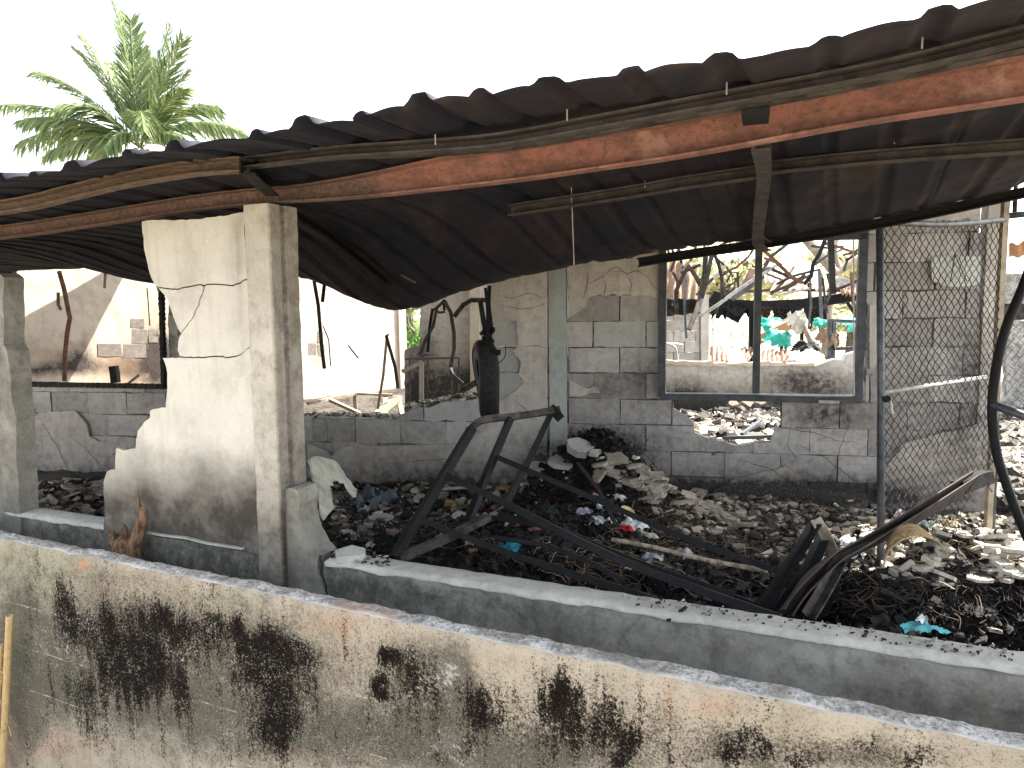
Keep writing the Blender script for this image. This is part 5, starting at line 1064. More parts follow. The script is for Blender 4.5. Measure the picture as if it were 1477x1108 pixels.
# ================================================================== clothes and coloured scraps in the heap
def on_floor(px, py, lift=0.0):
    """first point of the floor surface under this line of sight"""
    r = ray(px, py); t = 2.2
    while t < 9.0:
        p = EYE + r * t
        if p[2] < hfloor(p[0], p[1]): break
        t += .02
    p[2] = hfloor(p[0], p[1]) + lift; return p
SCRAPS = [
    (842, 748, .08, (.55, .52, .62), 'lilac white crumpled shirt in the middle of the heap'), (856, 762, .09, (.75, .78, .80), 'bright white rag below the lilac shirt'),
    (903, 747, .055, (.75, .66, .35), 'round pale yellow plastic lid on the heap'), (905, 772, .075, (.62, .03, .03), 'red cloth lying between the rails'), (900, 787, .03, (.6, .04, .05), 'small red scrap under the thin rail'),
    (858, 722, .04, (.66, .33, .36), 'pink scrap beneath the upper bed frame rail'), (840, 722, .03, (.5, .3, .33), 'dull pink scrap left of the bright pink one'),
    (735, 803, .085, (.02, .26, .33), 'teal cloth in the dark hollow behind the low wall'), (800, 745, .04, (.02, .16, .17), 'small dark teal rag among the ashes'),
    (893, 727, .07, (.66, .70, .70), 'white twisted rag crossing the upper rail'), (915, 770, .12, (.78, .80, .78), 'large white rag behind the red cloth'), (880, 760, .06, (.70, .72, .66), 'cream rag beside the cracked plaster'),
    (928, 783, .09, (.62, .62, .56), 'dirty white rag right of the red cloth'), (758, 708, .05, (.45, .47, .56), 'pale blue rag left on the heap'), (783, 698, .045, (.6, .62, .62), 'white knotted strip high on the heap'), (818, 700, .03, (.5, .42, .48), 'mauve strip beneath the upper rail'),
    (868, 737, .04, (.50, .58, .60), 'pale blue-grey rag hanging by the yellow lid'), (650, 735, .08, (.50, .30, .10), 'ochre burnt foam behind the bed frame bars'), (688, 735, .10, (.46, .29, .10), 'ochre foam crumbled beside the plaster plate'), (725, 712, .08, (.38, .25, .11), 'tawny matted fibre under the bed frame'),
    (715, 738, .05, (.45, .20, .20), 'dull red cloth edge at the lower bar'), (571, 780, .06, (.42, .18, .16), 'reddish scrap beside the foot of the bed frame'), (676, 795, .05, (.30, .32, .28), 'grey-green rag behind the low wall'), (683, 805, .04, (.36, .24, .16), 'brown scorched scrap in the hollow'),
    (745, 765, .05, (.36, .12, .14), 'dark red cloth under the rails'), (770, 770, .04, (.34, .13, .16), 'dark rose rag under the rails'), (1222, 792, .09, (.70, .74, .76), 'white plastic bag behind the bent channel'), (1250, 775, .05, (.62, .68, .74), 'bluish white bag near the gate post'),
    (1230, 812, .11, (.62, .66, .72), 'blue-white crumpled plastic sheet under the bent channel'), (940, 815, .08, (.45, .50, .52), 'grey-white cloth beneath the bare rod'), (985, 808, .08, (.50, .54, .56), 'pale cloth half buried beneath the bare rod'), (1180, 830, .05, (.55, .5, .55), 'small white scrap inside the twisted frame'),
    (1310, 780, .07, (.55, .50, .22), 'yellowish plastic scrap in front of the gate'), (1340, 768, .08, (.35, .40, .36), 'grey-green rag at the foot of the gate'), (1372, 765, .07, (.55, .42, .22), 'tan scrap by the gate post'), (640, 782, .05, (.20, .30, .26), 'dull green scrap near the grey plank'),
]
for k, (x, y, sz, c, lb) in enumerate(SCRAPS):
    p = on_floor(x, y, .015)
    if 'lid' in lb: m0 = MB().tube([p, p + np.array([.01, -.012, .02])], sz, 18); thing(m0, 'plastic_lid', m_cloth('lid_colour', c), lb, 'lid'); continue
    thing(crumple(p, sz * rnd.uniform(.9, 1.4), sz * rnd.uniform(.7, 1), sz * .75, 60 + k, ax=(cos(k), sin(k), .1), n=14, amp=.5, fold=6), 'cloth_scrap', m_cloth('cloth_colour', c), lb, 'cloth scrap', 'scraps of cloth and plastic in the debris', smooth=True)
p = W2.pt(W2.hit(1330, 918, .08)[0], .09, .63)  # scraps placed in lieu of a sun fleck on the wall top
thing(crumple(p, .085, .05, .035, 97, n=14, amp=.5, fold=6), 'cloth_scrap', m_cloth('cloth_colour', (.10, .42, .45)), 'turquoise scrap on the edge of the low wall, standing in for a sun fleck', 'cloth scrap', smooth=True)
thing(crumple(p + np.array([.0, 0, .02]), .028, .02, .05, 98, n=10, amp=.5, fold=5), 'cloth_scrap', m_cloth('cloth_colour', (.7, .74, .74)), 'white tuft standing up from the turquoise scrap, part of the stand-in sun fleck', 'cloth scrap', smooth=True)
# wicker basket, half burnt, lying on its side
bk_ = MB(); bc = on_floor(1312, 822, .0) + np.array([0, 0, .03])
for i in range(34):
    a = pi * i / 33; bk_.tube(smooth_path([bc + np.array([.13 * cos(a) * (1 - .35 * t), -.05 + .02 * t, .12 * sin(a) * (1 - .25 * t) - .01]) + np.array([.05 * t, .14 * t, .03 * t]) for t in (0, .5, 1)], 3), .0035, 4)
wk = root('wicker_basket', bc, 'scorched wicker basket lying on its side in the sunlit rubble', 'basket')
bk_.build('wicker_stakes', M_WICKER, wk, kind='stuff')
bk2 = MB()
for j in range(9):
    t = j / 8; bk2.tube([bc + np.array([.132 * cos(a) * (1 - .35 * t), -.05 + .02 * t, .122 * sin(a) * (1 - .25 * t) - .01]) + np.array([.05 * t, .14 * t, .03 * t]) for a in np.linspace(0, pi, 18)], .003, 4)
bk2.build('wicker_weave', M_WICKER, wk, kind='stuff')

# ================================================================== rubble
def chip(mb, p, r_, tilt, yaw, th, tone, n=None):
    n = n or rnd.choice((4, 5, 5, 6)); ph = rnd.random() * 6.28; pts = []
    for i in range(n): a = ph + 2 * pi * i / n + rnd.uniform(-.35, .35); q = r_ * rnd.uniform(.6, 1.15); pts.append((q * cos(a), q * sin(a) * .8))
    ct, st_ = cos(tilt), sin(tilt); cy, sy = cos(yaw), sin(yaw); V = []
    for z in (0, th):
        for (x, y) in pts:
            x2, y2, z2 = x, y * ct - z * st_, y * st_ + z * ct; V.append((p[0] + x2 * cy - y2 * sy, p[1] + x2 * sy + y2 * cy, p[2] + z2))
    mb.add(V, [tuple(range(n))[::-1], tuple(range(n, 2 * n))] + [(i, (i + 1) % n, n + (i + 1) % n, n + i) for i in range(n)], tone=tone)
rub = MB(); cnt = 0
while cnt < 19000:
    s, v = rnd.uniform(-6.6, 3.3), rnd.uniform(.13, 3.5) ; p = W2.pt(s, v, 0); x, y = p[0], p[1]
    bwv = BW.n @ (p - BW.O)
    if bwv > -.02: continue
    z = hfloor(x, y); d = dark(x, y); X, Y = pix(np.array([x, y, z]))
    if X < -40 or X > 1520: continue
    if rnd.random() < min(.86, d * 1.0): continue
    r_ = .007 + .045 * rnd.random() ** 3.5; hi = rnd.random() < .07 + (.02 * rnd.random() if bwv > -.9 else 0)
    ton = min(1, max(0, rnd.betavariate(2.4, 2.2) + (-.06 if d < .25 else -.34) + (.08 if X > 1230 else 0)))  # right-hand chips toned lighter, sunlight put into their colour
    if X < 1215: ton = min(.66, ton) * (.92 if Y > 700 else 1)  # remaining chips capped darker, shade carried by the tone
    if hi: ton = rnd.uniform(.75, 1)
    chip(rub, (x, y, z + rnd.uniform(-.004, .022)), r_, rnd.gauss(0, .45) if cnt % 3 else rnd.uniform(-1.2, 1.2), rnd.uniform(0, 6.28), rnd.uniform(.005, .014) if cnt % 3 else r_ * rnd.uniform(.4, .9), ton); cnt += 1
rub.build('rubble', M_CHIPS, kind='stuff')
# sunlit rubble behind the back wall
rb2 = MB()
for k in range(11000):
    X, Y = (rnd.uniform(940, 1260), rnd.uniform(575, 650)) if k % 3 else (rnd.uniform(1430, 1500), rnd.uniform(600, 780))
    D = (1.6 - .13) * F / max(40, Y - 436); p = PD(X, Y, min(D, 9.6)); 
    if k % 7 == 0: p = PD(rnd.uniform(430, 720), rnd.uniform(585, 612), rnd.uniform(7, 9)); X = 600
    z = .13 + .07 * mn.noise((p[0] * 1.6, p[1] * 1.6, 9)) + rnd.uniform(-.01, .04)
    if BW.n @ (p - BW.O) < .12: continue
    chip(rb2, (p[0], p[1], z), .012 + .13 * rnd.random() ** 4, rnd.gauss(0, .8), rnd.uniform(0, 6.28), rnd.uniform(.01, .06), min(1, max(0, rnd.betavariate(1.5, 1.1))))
rb2.build('rubble_beyond', M_CHIPS, kind='stuff')
# crumbs and plaster lying on the broken top of the middle wall
rb3 = MB()
for k in range(700):
    X = rnd.uniform(585, 705) if k % 2 else rnd.uniform(440, 575); Yb = np.interp(X, [440, 572, 590, 640, 706], [600, 602, 589, 579, 571]); s, z = BW.hit(X, Yb, .03)
    chip(rb3, BW.pt(s, rnd.uniform(.0, .09), z + rnd.uniform(-.005, .03 if X > 585 else .012)), .008 + .03 * rnd.random() ** 2, rnd.gauss(0, .5), rnd.uniform(0, 6.28), rnd.uniform(.006, .02), min(1, rnd.betavariate(3, 1.3)))
rb3.build('wall_top_debris', M_CHIPS, kind='stuff')
# crumbs on the low wall top
rb4 = MB()
for k in range(260):
    X = rnd.uniform(900, 1470) if k % 3 else rnd.uniform(470, 560); s, z = W2.hit(X, 0, .05); v = rnd.uniform(.015, .115); s = W2.hit(X, 800, v)[0]
    chip(rb4, W2.pt(s, v, .612), .003 + .008 * rnd.random() ** 3 + (.006 if k % 3 == 0 else 0), rnd.gauss(0, .3), rnd.uniform(0, 6.28), .004, rnd.choice((.05, .1, .6, .7)))
rb4.build('coping_crumbs', M_CHIPS, kind='stuff')
thing(MB().bar([W2.pt(W2.hit(964, 868, .0)[0], -.014, .588), W2.pt(W2.hit(986, 864, .0)[0], .05, .618)], .009, .007), 'burnt_splinter', M_CHARW, 'small dark splinter lying over the edge of the low wall', 'splinter')
thing(crumple(PD(858, 672, 5.25), .36, .14, .30, 44, ax=(1, -.15, -.12), az=(0, -.5, .86), n=28, amp=.25, fold=5), 'charred_mattress', M_CHAR, 'rounded charred mattress behind the top of the debris heap, black with grey ash', 'mattress', smooth=True)
# larger slabs that can be told apart
ZL = ['loose wall plaster slab on the ridge sloping down right from the black heap', 'small plaster slab lying along the foot of the block wall under the window', 'plaster slab in the debris between the concrete column and the bed frame', 'plaster slab on the debris behind the left opening', 'pale plaster slab in the sunlit debris by the gate']
ZG = ['slabs on the heap ridge', 'slabs along the block wall', 'slabs near the column', 'slabs in the left opening', 'sunlit slabs by the gate']
def slab(x, y, r_, tilt=None, yaw=None, th=None, m_=M_SLAB, lift=.02, name='plaster_slab', label='loose slab of broken wall plaster lying in the debris', cat='plaster slab', group='loose plaster slabs in the debris', p=None):
    mb = MB(); q = on_floor(x, y, lift) if p is None else p
    n = rnd.choice((5, 6, 7)); ph = rnd.random() * 6.28; P_ = []
    for i in range(n): a = ph + 2 * pi * i / n + rnd.uniform(-.3, .3); P_.append((r_ * rnd.uniform(.65, 1.15) * cos(a), r_ * rnd.uniform(.5, .95) * sin(a)))
    P_ = jag(P_, r_ * .12, r_ * .4, rnd.random() * 90); th = th or rnd.uniform(.012, .022); tilt = rnd.gauss(.1, .4) if tilt is None else tilt; yaw = rnd.uniform(0, 6.28) if yaw is None else yaw
    Mx = Matrix.Rotation(yaw, 3, 'Z') @ Matrix.Rotation(tilt, 3, 'X'); V = []
    for z in (0, th):
        for (a, b) in P_: w_ = Mx @ Vector((a, b, z)); V.append(q + np.array(w_))
    k = len(P_); mb.add(V, [tuple(range(k))[::-1], tuple(range(k, 2 * k))] + [(i, (i + 1) % k, k + (i + 1) % k, k + i) for i in range(k)])
    return tag(mb.build(name, m_), label, cat, group, 'thing')
for k in range(120):        # the ridge of slabs running down from the heap along the wall
    t = rnd.random(); X = 862 + 200 * t + rnd.uniform(-24, 24); Y = 664 + 68 * t ** .8 + rnd.uniform(-6, 34); slab(X, Y, rnd.uniform(.03, .085), lift=rnd.uniform(.01, .05), label=ZL[0], group=ZG[0])
for k in range(70): slab(rnd.uniform(930, 1265), rnd.uniform(722, 780), rnd.uniform(.025, .06), lift=rnd.uniform(.005, .03), label=ZL[1], group=ZG[1])
for k in range(26): slab(rnd.uniform(480, 740), rnd.uniform(705, 775), rnd.uniform(.03, .075), lift=rnd.uniform(.005, .02), m_=M_SLABP if k % 2 else M_SLAB, label=ZL[2], group=ZG[2])
for k in range(24): slab(rnd.uniform(40, 160), rnd.uniform(690, 735), rnd.uniform(.03, .09), lift=rnd.uniform(.005, .03), label=ZL[3], group=ZG[3])
for k in range(60): slab(rnd.uniform(1280, 1476), rnd.uniform(765, 850), rnd.uniform(.025, .07), lift=rnd.uniform(.005, .03), m_=M_SLABP, label=ZL[4], group=ZG[4])
slab(835, 662, .10, .5, .3, .05, m_=M_LOWTOP, lift=.05, label='pale block chunk lying on top of the soot-black heap', cat='block chunk', group=None, name='block_chunk')
slab(806, 676, .12, .3, .7, .03, m_=M_LOWTOP, lift=.03, label='long plaster slab leaning up the left of the heap', cat='plaster slab', group=None)
slab(775, 686, .11, .2, .0, .03, m_=M_LOWTOP, lift=.04, label='flat pale slab left of the heap beneath the top rail', cat='plaster slab', group=None)
slab(856, 672, .05, .4, .7, .03, m_=M_LOWTOP, lift=.05, label='small pale lump beside the block chunk', cat='plaster slab', group=None)
slab(655, 717, .13, -.3, .2, .02, m_=M_LOWTOP, lift=.05, label='large pale plaster plate behind the bed frame bars', cat='plaster slab', group=None)
slab(547, 756, .10, .1, .4, .02, m_=M_LOWTOP, lift=.03, label='flat grey plaster plate near the column, before the bag', cat='plaster slab', group=None)
slab(524, 744, .05, .2, .0, .03, m_=M_LIME, lift=.03, label='small white lump below the dark bag', cat='plaster slab', group=None)
p = W2.pt(W2.hit(505, 806, .06)[0], .06, .615); slab(0, 0, .075, .1, -.4, .025, m_=M_LOWTOP, p=p, label='broken mortar lump lying on the cracked end of the low wall', cat='mortar lump', group=None, name='mortar_lump')
# things on the sill and in the hole of the back wall
for (x, y, r_, lb) in ((1055, 584, .05, 'cream stone lump standing in the hole under the window'), (1076, 582, .06, 'brown block chunk in the hole under the window'), (1094, 582, .055, 'upright pale block piece in the hole under the window')):
    tag(slab(0, 0, r_, 1.0, .2, .05, m_=M_SLAB, p=PD(x, y, 6.6), label=lb, cat='block chunk', group=None, name='block_chunk'), kind='thing')
s_, z_ = BW.hit(1194, 579, -.03); thing(MB().box(BW.pt(s_, -.04, z_), .14, .07, .02, ax=BW.d), 'thin_tile', M_LOWTOP, 'thin pale tile lying on the wall under the window frame', 'tile')
thing(MB().bar([PD(1044, 632, 6.5), PD(1122, 629, 6.6)], .04, .03), 'steel_strip', M_FRAME, 'blue-grey steel strip lying in the hole under the window', 'steel strip')
thing(MB().bar([PD(1070, 626, 6.6), PD(1098, 606, 7.2)], .03, .02), 'steel_strip', M_GALV, 'grey strip slanting back in the hole under the window', 'steel strip')
# charcoal, burnt twigs and wire tangles: nobody could count them
cm = MB()
for k in range(5200):
    c = rnd.choice(DP[:9]); x = rnd.gauss(c[0], c[2] * .75); y = rnd.gauss(c[1], c[3] * .75); v = W2.n @ (np.array([x, y, 0]) - W2.O)
    if v < .13 or BW.n @ (np.array([x, y, 0]) - BW.O) > -.03: continue
    z = hfloor(x, y); r_ = .008 + .03 * rnd.random() ** 2
    cm.box((x, y, z + rnd.uniform(-.005, .02)), r_ * rnd.uniform(1, 3), r_, r_ * rnd.uniform(.4, 1), ax=(rnd.gauss(0, 1), rnd.gauss(0, 1), rnd.gauss(0, .5)), az=(rnd.gauss(0, .4), rnd.gauss(0, .4), 1))
cc = MB()
for k in range(95):
    c = DP[k % 13]; x = rnd.gauss(c[0], c[2] * .6); y = rnd.gauss(c[1], c[3] * .6); v = W2.n @ (np.array([x, y, 0]) - W2.O)
    if v < .16 or BW.n @ (np.array([x, y, 0]) - BW.O) > -.12: continue
    sz = rnd.uniform(.05, .15); t_ = crumple((x, y, hfloor(x, y) - .01), sz, sz * .8, sz * .6, 300 + k, ax=(cos(k), sin(k), .1), n=18, amp=.6, fold=7)
    cc.add(t_.v, t_.f)
cc.build('charred_cloth_litter', M_CHAR, smooth=True, kind='stuff')
cm.build('charcoal_debris', M_CHAR, kind='stuff')
tw = MB()
def tangle(X, Y, D, n, L, spread, t0, t1, r0=.0012):
    for k in range(n):
        p = on_floor(X + rnd.gauss(0, spread), Y + rnd.gauss(0, spread * .45), .004); d = np.array([rnd.gauss(0, 1), rnd.gauss(0, 1), 0]); d /= np.linalg.norm(d); q = np.array([-d[1], d[0], 0]); l = L * rnd.uniform(.3, 1.2); b = rnd.uniform(-.5, .5)
        path = []
        for j in range(6):
            t = j / 5; c = p + d * l * (t - .5) + q * b * l * sin(pi * t); c[2] = max(hfloor(c[0], c[1]) + .004, p[2]) + l * .25 * sin(pi * t) * rnd.uniform(.4, 1) + .012; path.append(c)
        tw.tube(path, r0 * rnd.uniform(.8, 1.8), 3, caps=False, tone=rnd.uniform(t0, t1))
tangle(930, 800, 0, 260, .16, 60, .1, 1); tangle(1000, 770, 0, 240, .12, 55, .2, .9); tangle(860, 820, 0, 160, .14, 45, .1, 1); tangle(1070, 800, 0, 240, .14, 55, 0, .8); tangle(1120, 750, 0, 160, .2, 50, .0, .7)
tangle(780, 740, 0, 200, .10, 50, 0, .7); tangle(700, 790, 0, 120, .10, 50, 0, .9); tangle(1280, 860, 0, 260, .10, 60, 0, .7); tangle(1400, 860, 0, 320, .10, 60, 0, .35); tangle(1200, 760, 0, 160, .14, 40, 0, .5); tangle(560, 770, 0, 90, .08, 40, 0, .6); tangle(1350, 810, 0, 220, .12, 60, .1, 1); tangle(100, 715, 0, 90, .14, 40, 0, .9)
tw.build('burnt_litter', M_TWIG, kind='stuff')
# shaggy black mounds behind the low wall at the right
fm = MB()
for (X, Y, n_, R_) in ((1445, 868, 4600, .26), (1275, 862, 3200, .24), (1375, 880, 2400, .22), (850, 668, 900, .25), (800, 710, 900, .3), (960, 850, 700, .3), (640, 800, 800, .3), (730, 812, 800, .3), (1200, 880, 600, .2)):
    c = on_floor(X, Y)
    for k in range(n_):
        x, y = c[0] + rnd.gauss(0, R_ * .6), c[1] + rnd.gauss(0, R_ * .5); v = W2.n @ (np.array([x, y, 0]) - W2.O)
        if v < .13: continue
        z = hfloor(x, y); d = np.array([rnd.gauss(0, .7), rnd.gauss(0, .7), abs(rnd.gauss(.3, .6))]); d *= rnd.uniform(.015, .05) / np.linalg.norm(d); w_ = np.cross(d, [rnd.random(), rnd.random(), .3]); w_ *= .006 / (np.linalg.norm(w_) + 1e-9)
        a = np.array([x, y, z]); fm.add([a - w_, a + w_, a + d * .6 + w_ * .8 + [0, 0, .004], a + d], [(0, 1, 2, 3)])
fm.build('charred_litter', M_CHAR, kind='stuff')

# ================================================================== stump and bamboo in front
stm = root('splintered_stump', W1.pt(W1.hit(184, 800, .22)[0], .24, -.8), 'splintered brown tree stump standing between the two low walls', 'stump')
def stump_limb(pts, r0, r1, name, seed):
    p = smooth_path([np.array(q, float) for q in pts], 6); n = len(p); V = []; m_ = 14
    for i, c in enumerate(p):
        t = i / (n - 1); r_ = r0 + (r1 - r0) * t
        for j in range(m_):
            a = 2 * pi * j / m_; e = r_ * (1 + .35 * mn.noise((cos(a) * 2.2, sin(a) * 2.2, t * 1.2 + seed)) + .18 * mn.noise((cos(a) * 7, sin(a) * 7, t * 3 + seed)))
            up = (.014 * mn.noise((cos(a) * 4, sin(a) * 4, seed + 7)) + .006 * (j % 2)) if i == n - 1 else 0; e *= (1 if t < .85 else max(.35, 1 - ((t - .85) / .15) ** 2 * .65))
            V.append(c + np.array([cos(a) * e, sin(a) * e, up]))
    f = [(i * m_ + j, i * m_ + (j + 1) % m_, (i + 1) * m_ + (j + 1) % m_, (i + 1) * m_ + j) for i in range(n - 1) for j in range(m_)] + [tuple((n - 1) * m_ + j for j in range(m_))]
    MB().add(V, f).build(name, M_STUMP, stm)
def s1(px, py, v=.24): s, z = W1.hit(px, py, v); return W1.pt(s, v, z)
stump_limb([s1(184, 1300), s1(184, 830), s1(182, 805), s1(180, 785), s1(179, 774)], .075, .040, 'trunk', 1)
stump_limb([s1(184, 806), s1(176, 792), s1(166, 780), s1(162, 768)], .042, .016, 'burl', 4)
stump_limb([s1(176, 800), s1(168, 790), s1(159, 786)], .034, .014, 'burl', 9)
stump_limb([s1(190, 812), s1(196, 785), s1(203, 758), s1(206, 742), s1(205, 733)], .036, .014, 'splintered_branch', 7)
stump_limb([s1(180, 792), s1(181, 770), s1(179, 757)], .024, .006, 'splintered_branch', 11)
stump_limb([s1(203, 752), s1(200, 726), s1(199, 706)], .010, .002, 'splinter', 13)
bp = root('bamboo_pole', W1.pt(W1.hit(10, 900, -.05)[0], -.06, -.8), 'short dry bamboo pole tied with string, standing against the mouldy wall', 'bamboo pole')
def w1p(px, py, v=-.06): s, z = W1.hit(px, py, v); return W1.pt(s, v, z)
def bamboo(x0, x1, y0, y1, r_, par, nodes):
    a, b = w1p(x0, y0), w1p(x1, y1); n = 40; V = []; m_ = 14
    for i in range(n + 1):
        t = i / n; rr = r_ * (1 + .10 * sum(math.exp(-((t - q) / .010) ** 2) for q in nodes)); c = a + (b - a) * t
        for j in range(m_): V.append(c + np.array([cos(2 * pi * j / m_) * rr, sin(2 * pi * j / m_) * rr, 0]))
    f = [(i * m_ + j, i * m_ + (j + 1) % m_, (i + 1) * m_ + (j + 1) % m_, (i + 1) * m_ + j) for i in range(n) for j in range(m_)]
    o = MB().add(V, f).build('culm', M_BAMBOO, par, smooth=True); md = o.modifiers.new('wall', 'SOLIDIFY'); md.thickness = .004
bamboo(14, -6, 888, 1330, .011, bp, (.09, .85)); bamboo(1, -12, 930, 1330, .008, bp, (.4,))
for (x, y, rr, nn) in ((8, 971, .017, 3), (9, 1056, .016, 2)):
    c = w1p(x, y); MB().tube([c + np.array([cos(a) * rr * 1.15 - .003, sin(a) * rr * .9, .003 * math.sin(a * 1.7) + .0018 * a / 2]) for a in np.linspace(0, 2 * pi * nn, 20 * nn)], .0018, 5).build('string_tie', M_STRING, bp)
thing(MB().tube(smooth_path([w1p(-4, 930), w1p(6, 950), w1p(3, 975), w1p(1, 1010), w1p(12, 1045), w1p(16, 1062)], 6), .0017, 5), 'string', M_STRING, 'loose yellow jute string trailing down the bamboo pole', 'string')

# ================================================================== palm, trees, neighbour
def leaf_cloud(c, R_, n, size, seed, clumps=22):
    rr = random.Random(seed); mb = MB(); cl = []
    for k in range(clumps):
        d = np.array([rr.gauss(0, 1), rr.gauss(0, 1), rr.gauss(0, 1)]); d /= np.linalg.norm(d); cl.append((np.array(c) + d * np.array(R_) * rr.uniform(.35, .95), rr.uniform(.25, .45), rr.uniform(-.3, .3)))
    for k in range(n):
        cc, q, tn = rr.choice(cl); d = np.array([rr.gauss(0, 1), rr.gauss(0, 1), rr.gauss(0, .8)]); p = cc + d * np.array(R_) * q * .5
        a = np.array([rr.gauss(0, 1), rr.gauss(0, 1), rr.gauss(0, 1)]); a *= size * rr.uniform(.6, 1.3) / np.linalg.norm(a); b = np.cross(a, [rr.random(), rr.random(), rr.random()]); b *= size * .45 / (np.linalg.norm(b) + 1e-9)
        mb.add([p - a, p + b, p + a, p - b], [(0, 1, 2, 3)], tone=min(1, max(0, rr.random() * .7 + tn + .2)))
    return mb
def tree(px, py, D, R_, n, size, m_, label, seed):
    c = PD(px, py, D); t = root('leafy_tree', (c[0], c[1], -.8), label, 'tree', 'trees beyond the ruin')
    leaf_cloud(c, R_, n, size, seed).build('crown', m_, t)
    rr = random.Random(seed)
    MB().tube([np.array([c[0], c[1], -.82]), np.array([c[0] + .1, c[1], c[2] * .5]), c], .14, 8).build('trunk', M_BARK, t)
    for k in range(5):
        d = np.array([rr.gauss(0, .6), rr.gauss(0, .6), .5]) * np.array(R_); MB().tube([np.array([c[0] + .1, c[1], c[2] * .5]), c + d * .3, c + d * .7], .05, 6).build('limb', M_BARK, t)
tree(590, 468, 17, (1.3, 1.2, 1.5), 4200, .09, M_LEAF, 'bright green tree in the gap between sunlit post and brown room wall', 3)
tree(1045, 398, 24, (2.2, 1.6, 1.5), 4200, .13, M_LEAF2, 'washed-out yellow-green tree beyond the left half of the large window', 5)
tree(1225, 445, 26, (2.4, 1.6, 1.1), 4200, .13, M_LEAF2, 'washed-out green tree beyond the right jamb of the large window', 8)
tree(1236, 385, 30, (1.8, 1.6, 1.2), 2600, .14, M_LEAF2, 'small pale green tree crown high behind the bent bars', 9)
# bare pale tree seen through the window
bt = root('bare_tree', PD(1200, 520, 15), 'leafless pale tree with thick limbs beyond the bent steel', 'tree')
for pts, r_ in (([(1190, 520, 15), (1196, 440, 15), (1206, 395, 15)], .09), ([(1206, 395, 15), (1180, 365, 15), (1150, 330, 15)], .10), ([(1206, 395, 15), (1230, 378, 15), (1262, 365, 15)], .08), ([(1212, 390, 15), (1204, 360, 15), (1215, 320, 15)], .05)):
    MB().tube(smooth_path([PD(*p) for p in pts], 5), r_, 8).build('limb', M_ASHW, bt, smooth=True)
def frond(base, tip, droop, L_leaf, seed, n=78, roll=0.0):
    rr = random.Random(seed); b, t = np.array(base), np.array(tip); mid = (b + t) / 2 + np.array([0, 0, droop]); mb = MB(); pts = []
    for i in range(25): u = i / 24; pts.append(b * (1 - u) ** 2 + mid * 2 * u * (1 - u) + t * u * u)
    Lr = sum(np.linalg.norm(pts[i + 1] - pts[i]) for i in range(24))
    mb.sweep(pts, [(-.03, -.015), (.03, -.015), (0, .025)], tone=.8)
    for k in range(n):
        u = .10 + .9 * k / n; i = min(23, int(u * 24)); p = pts[i] * (1 - (u * 24 - i)) + pts[min(24, i + 1)] * (u * 24 - i) if i < 24 else pts[24]
        tg = pts[min(24, i + 1)] - pts[i]; tg /= np.linalg.norm(tg) + 1e-9; sd = np.cross(tg, [0, 0, 1]); sn = np.linalg.norm(sd); sd = sd / sn if sn > .05 else np.array([1, 0, 0.]); nu = np.cross(sd, tg)
        ll = L_leaf * (1.0 - .75 * abs(u - .42) ** 1.4 * 1.6) * rr.uniform(.8, 1.1)
        for sg in (-1, 1):
            gz = max(.12, 1 - 1.1 * max(0, tg[2])); d = sd * sg * rr.uniform(.5, .85) + tg * rr.uniform(.8, 1.3) + nu * rr.uniform(-.25, .25) + np.array([0, 0, -.35 * gz]); d /= np.linalg.norm(d)
            a = p; m1 = p + d * ll * .5 + np.array([0, 0, -.04 * ll]); e = p + d * ll + np.array([0, 0, -ll * rr.uniform(.3, .75) * gz]); w_ = tg * .056
            tn = rr.random() * .6 + (.4 if rr.random() < .25 else 0)
            mb.add([a - w_ * .5, a + w_ * .5, m1 + w_, m1 - w_, e], [(0, 1, 2, 3), (3, 2, 4)], tone=tn)
    return mb
PDp = 30.0; crown = PD(202, 212, PDp)
pm = root('coconut_palm', (crown[0], crown[1], -.82), 'tall coconut palm with ragged fronds rising behind the roof', 'palm tree')
MB().tube(smooth_path([np.array([crown[0] - .5, crown[1], -.82]), np.array([crown[0] - .2, crown[1], 3]), crown - np.array([0, 0, .3])], 8), .17, 12).build('trunk', M_BARK, pm, smooth=True)
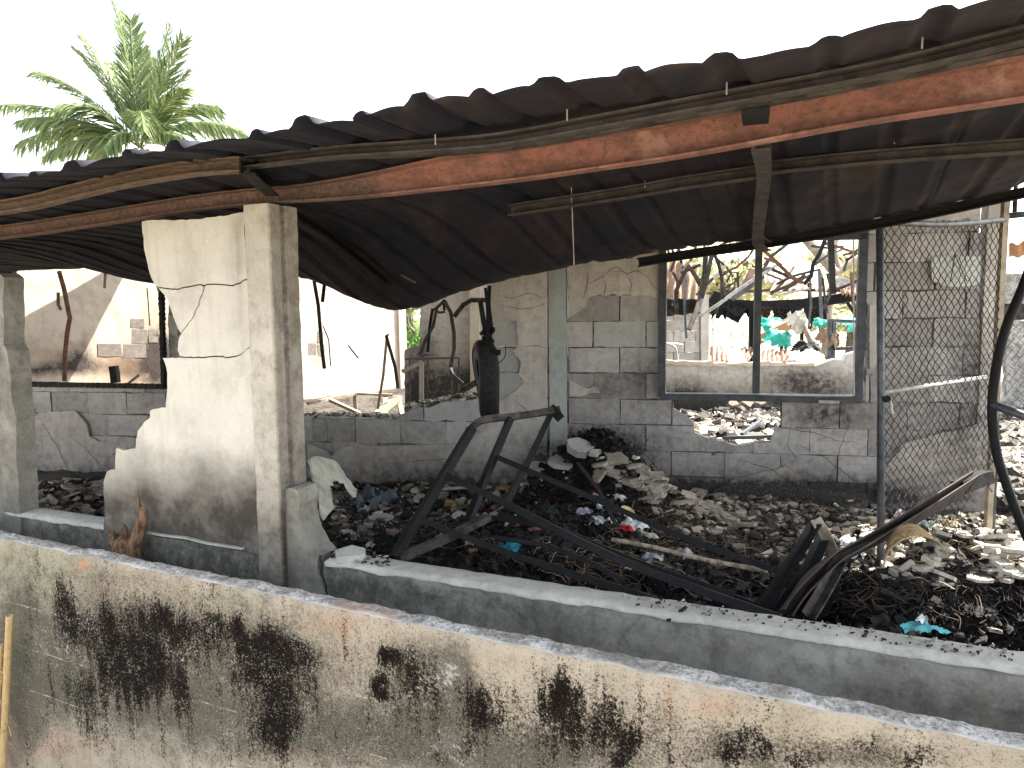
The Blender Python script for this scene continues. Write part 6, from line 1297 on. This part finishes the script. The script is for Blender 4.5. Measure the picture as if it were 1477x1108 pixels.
FR = [((166, 4), .6, 0), ((188, 28), .5, .3), ((246, 34), .5, .2), ((264, 56), .5, -.3), ((273, 100), .45, .6), ((262, 128), .35, -.8), ((116, 48), .5, .2), ((112, 72), .7, -.4), ((56, 104), .9, .4), ((92, 150), .9, -1.2), ((-4, 152), 1.1, .8), ((34, 172), .9, -.9), ((26, 206), 1.1, .3), ((66, 222), .9, -1.0), ((308, 152), .9, .3), ((352, 190), 1.2, -.6), ((262, 196), .7, -1.0), ((208, 190), 1.9, -2.2), ((150, 215), 1.2, -1.8), ((120, 236), 1.0, -1), ((160, 90), .5, 1.5), ((228, 90), .5, 1.2), ((205, 70), .4, 1.0)]
for k, ((x, y), dr, dd) in enumerate(FR):
    frond(crown + np.array([rnd.uniform(-.1, .1), rnd.uniform(-.1, .1), rnd.uniform(-.1, .2)]), PD(x, y, PDp + dd * 1.3), dr, rnd.uniform(1.0, 1.45), 100 + k).build('frond', M_FROND, pm)
for k in range(7):
    a = k * .9; c = crown + np.array([.3 * cos(a), .25 * sin(a), -.22]); mb = MB(); V = []
    for i in range(7):
        for j in range(8): th = pi * i / 6; ph = 2 * pi * j / 8; V.append(c + np.array([.12 * sin(th) * cos(ph), .12 * sin(th) * sin(ph), .15 * cos(th)]))
    mb.add(V, [(i * 8 + j, i * 8 + (j + 1) % 8, (i + 1) * 8 + (j + 1) % 8, (i + 1) * 8 + j) for i in range(6) for j in range(8)]); mb.build('coconut', M_BAMBOO, pm, smooth=True)
nh = root('neighbour_house', PD(10, 300, 16), 'neighbour house with a weathered pale ribbed roof, beyond the left of the ruin', 'house')
hA, hB, hC, hD = PD(-140, 262, 15.5), PD(78, 268, 15.5), PD(52, 246, 19), PD(-140, 236, 19)
V = []; nu_ = 90
for j in range(3):
    for i in range(nu_ + 1):
        u, v = i / nu_, j / 2; q = (hA * (1 - u) + hB * u) * (1 - v) + (hD * (1 - u) + hC * u) * v; q = q + np.array([0, 0, .03 * sin(u * 2 * pi * 22)]); V.append(q)
MB().add(V, [(j * (nu_ + 1) + i, j * (nu_ + 1) + i + 1, (j + 1) * (nu_ + 1) + i + 1, (j + 1) * (nu_ + 1) + i) for j in range(2) for i in range(nu_)]).build('roof', M_ZINC, nh, smooth=True)
mb = MB(); zt_ = hA[2] - .08
mb.box(((hA[0] + hB[0]) / 2, 17.2, (zt_ - .8) / 2), abs(hB[0] - hA[0]) * .94, 2.8, zt_ + .8); mb.build('house_wall', M_FARPL, nh)
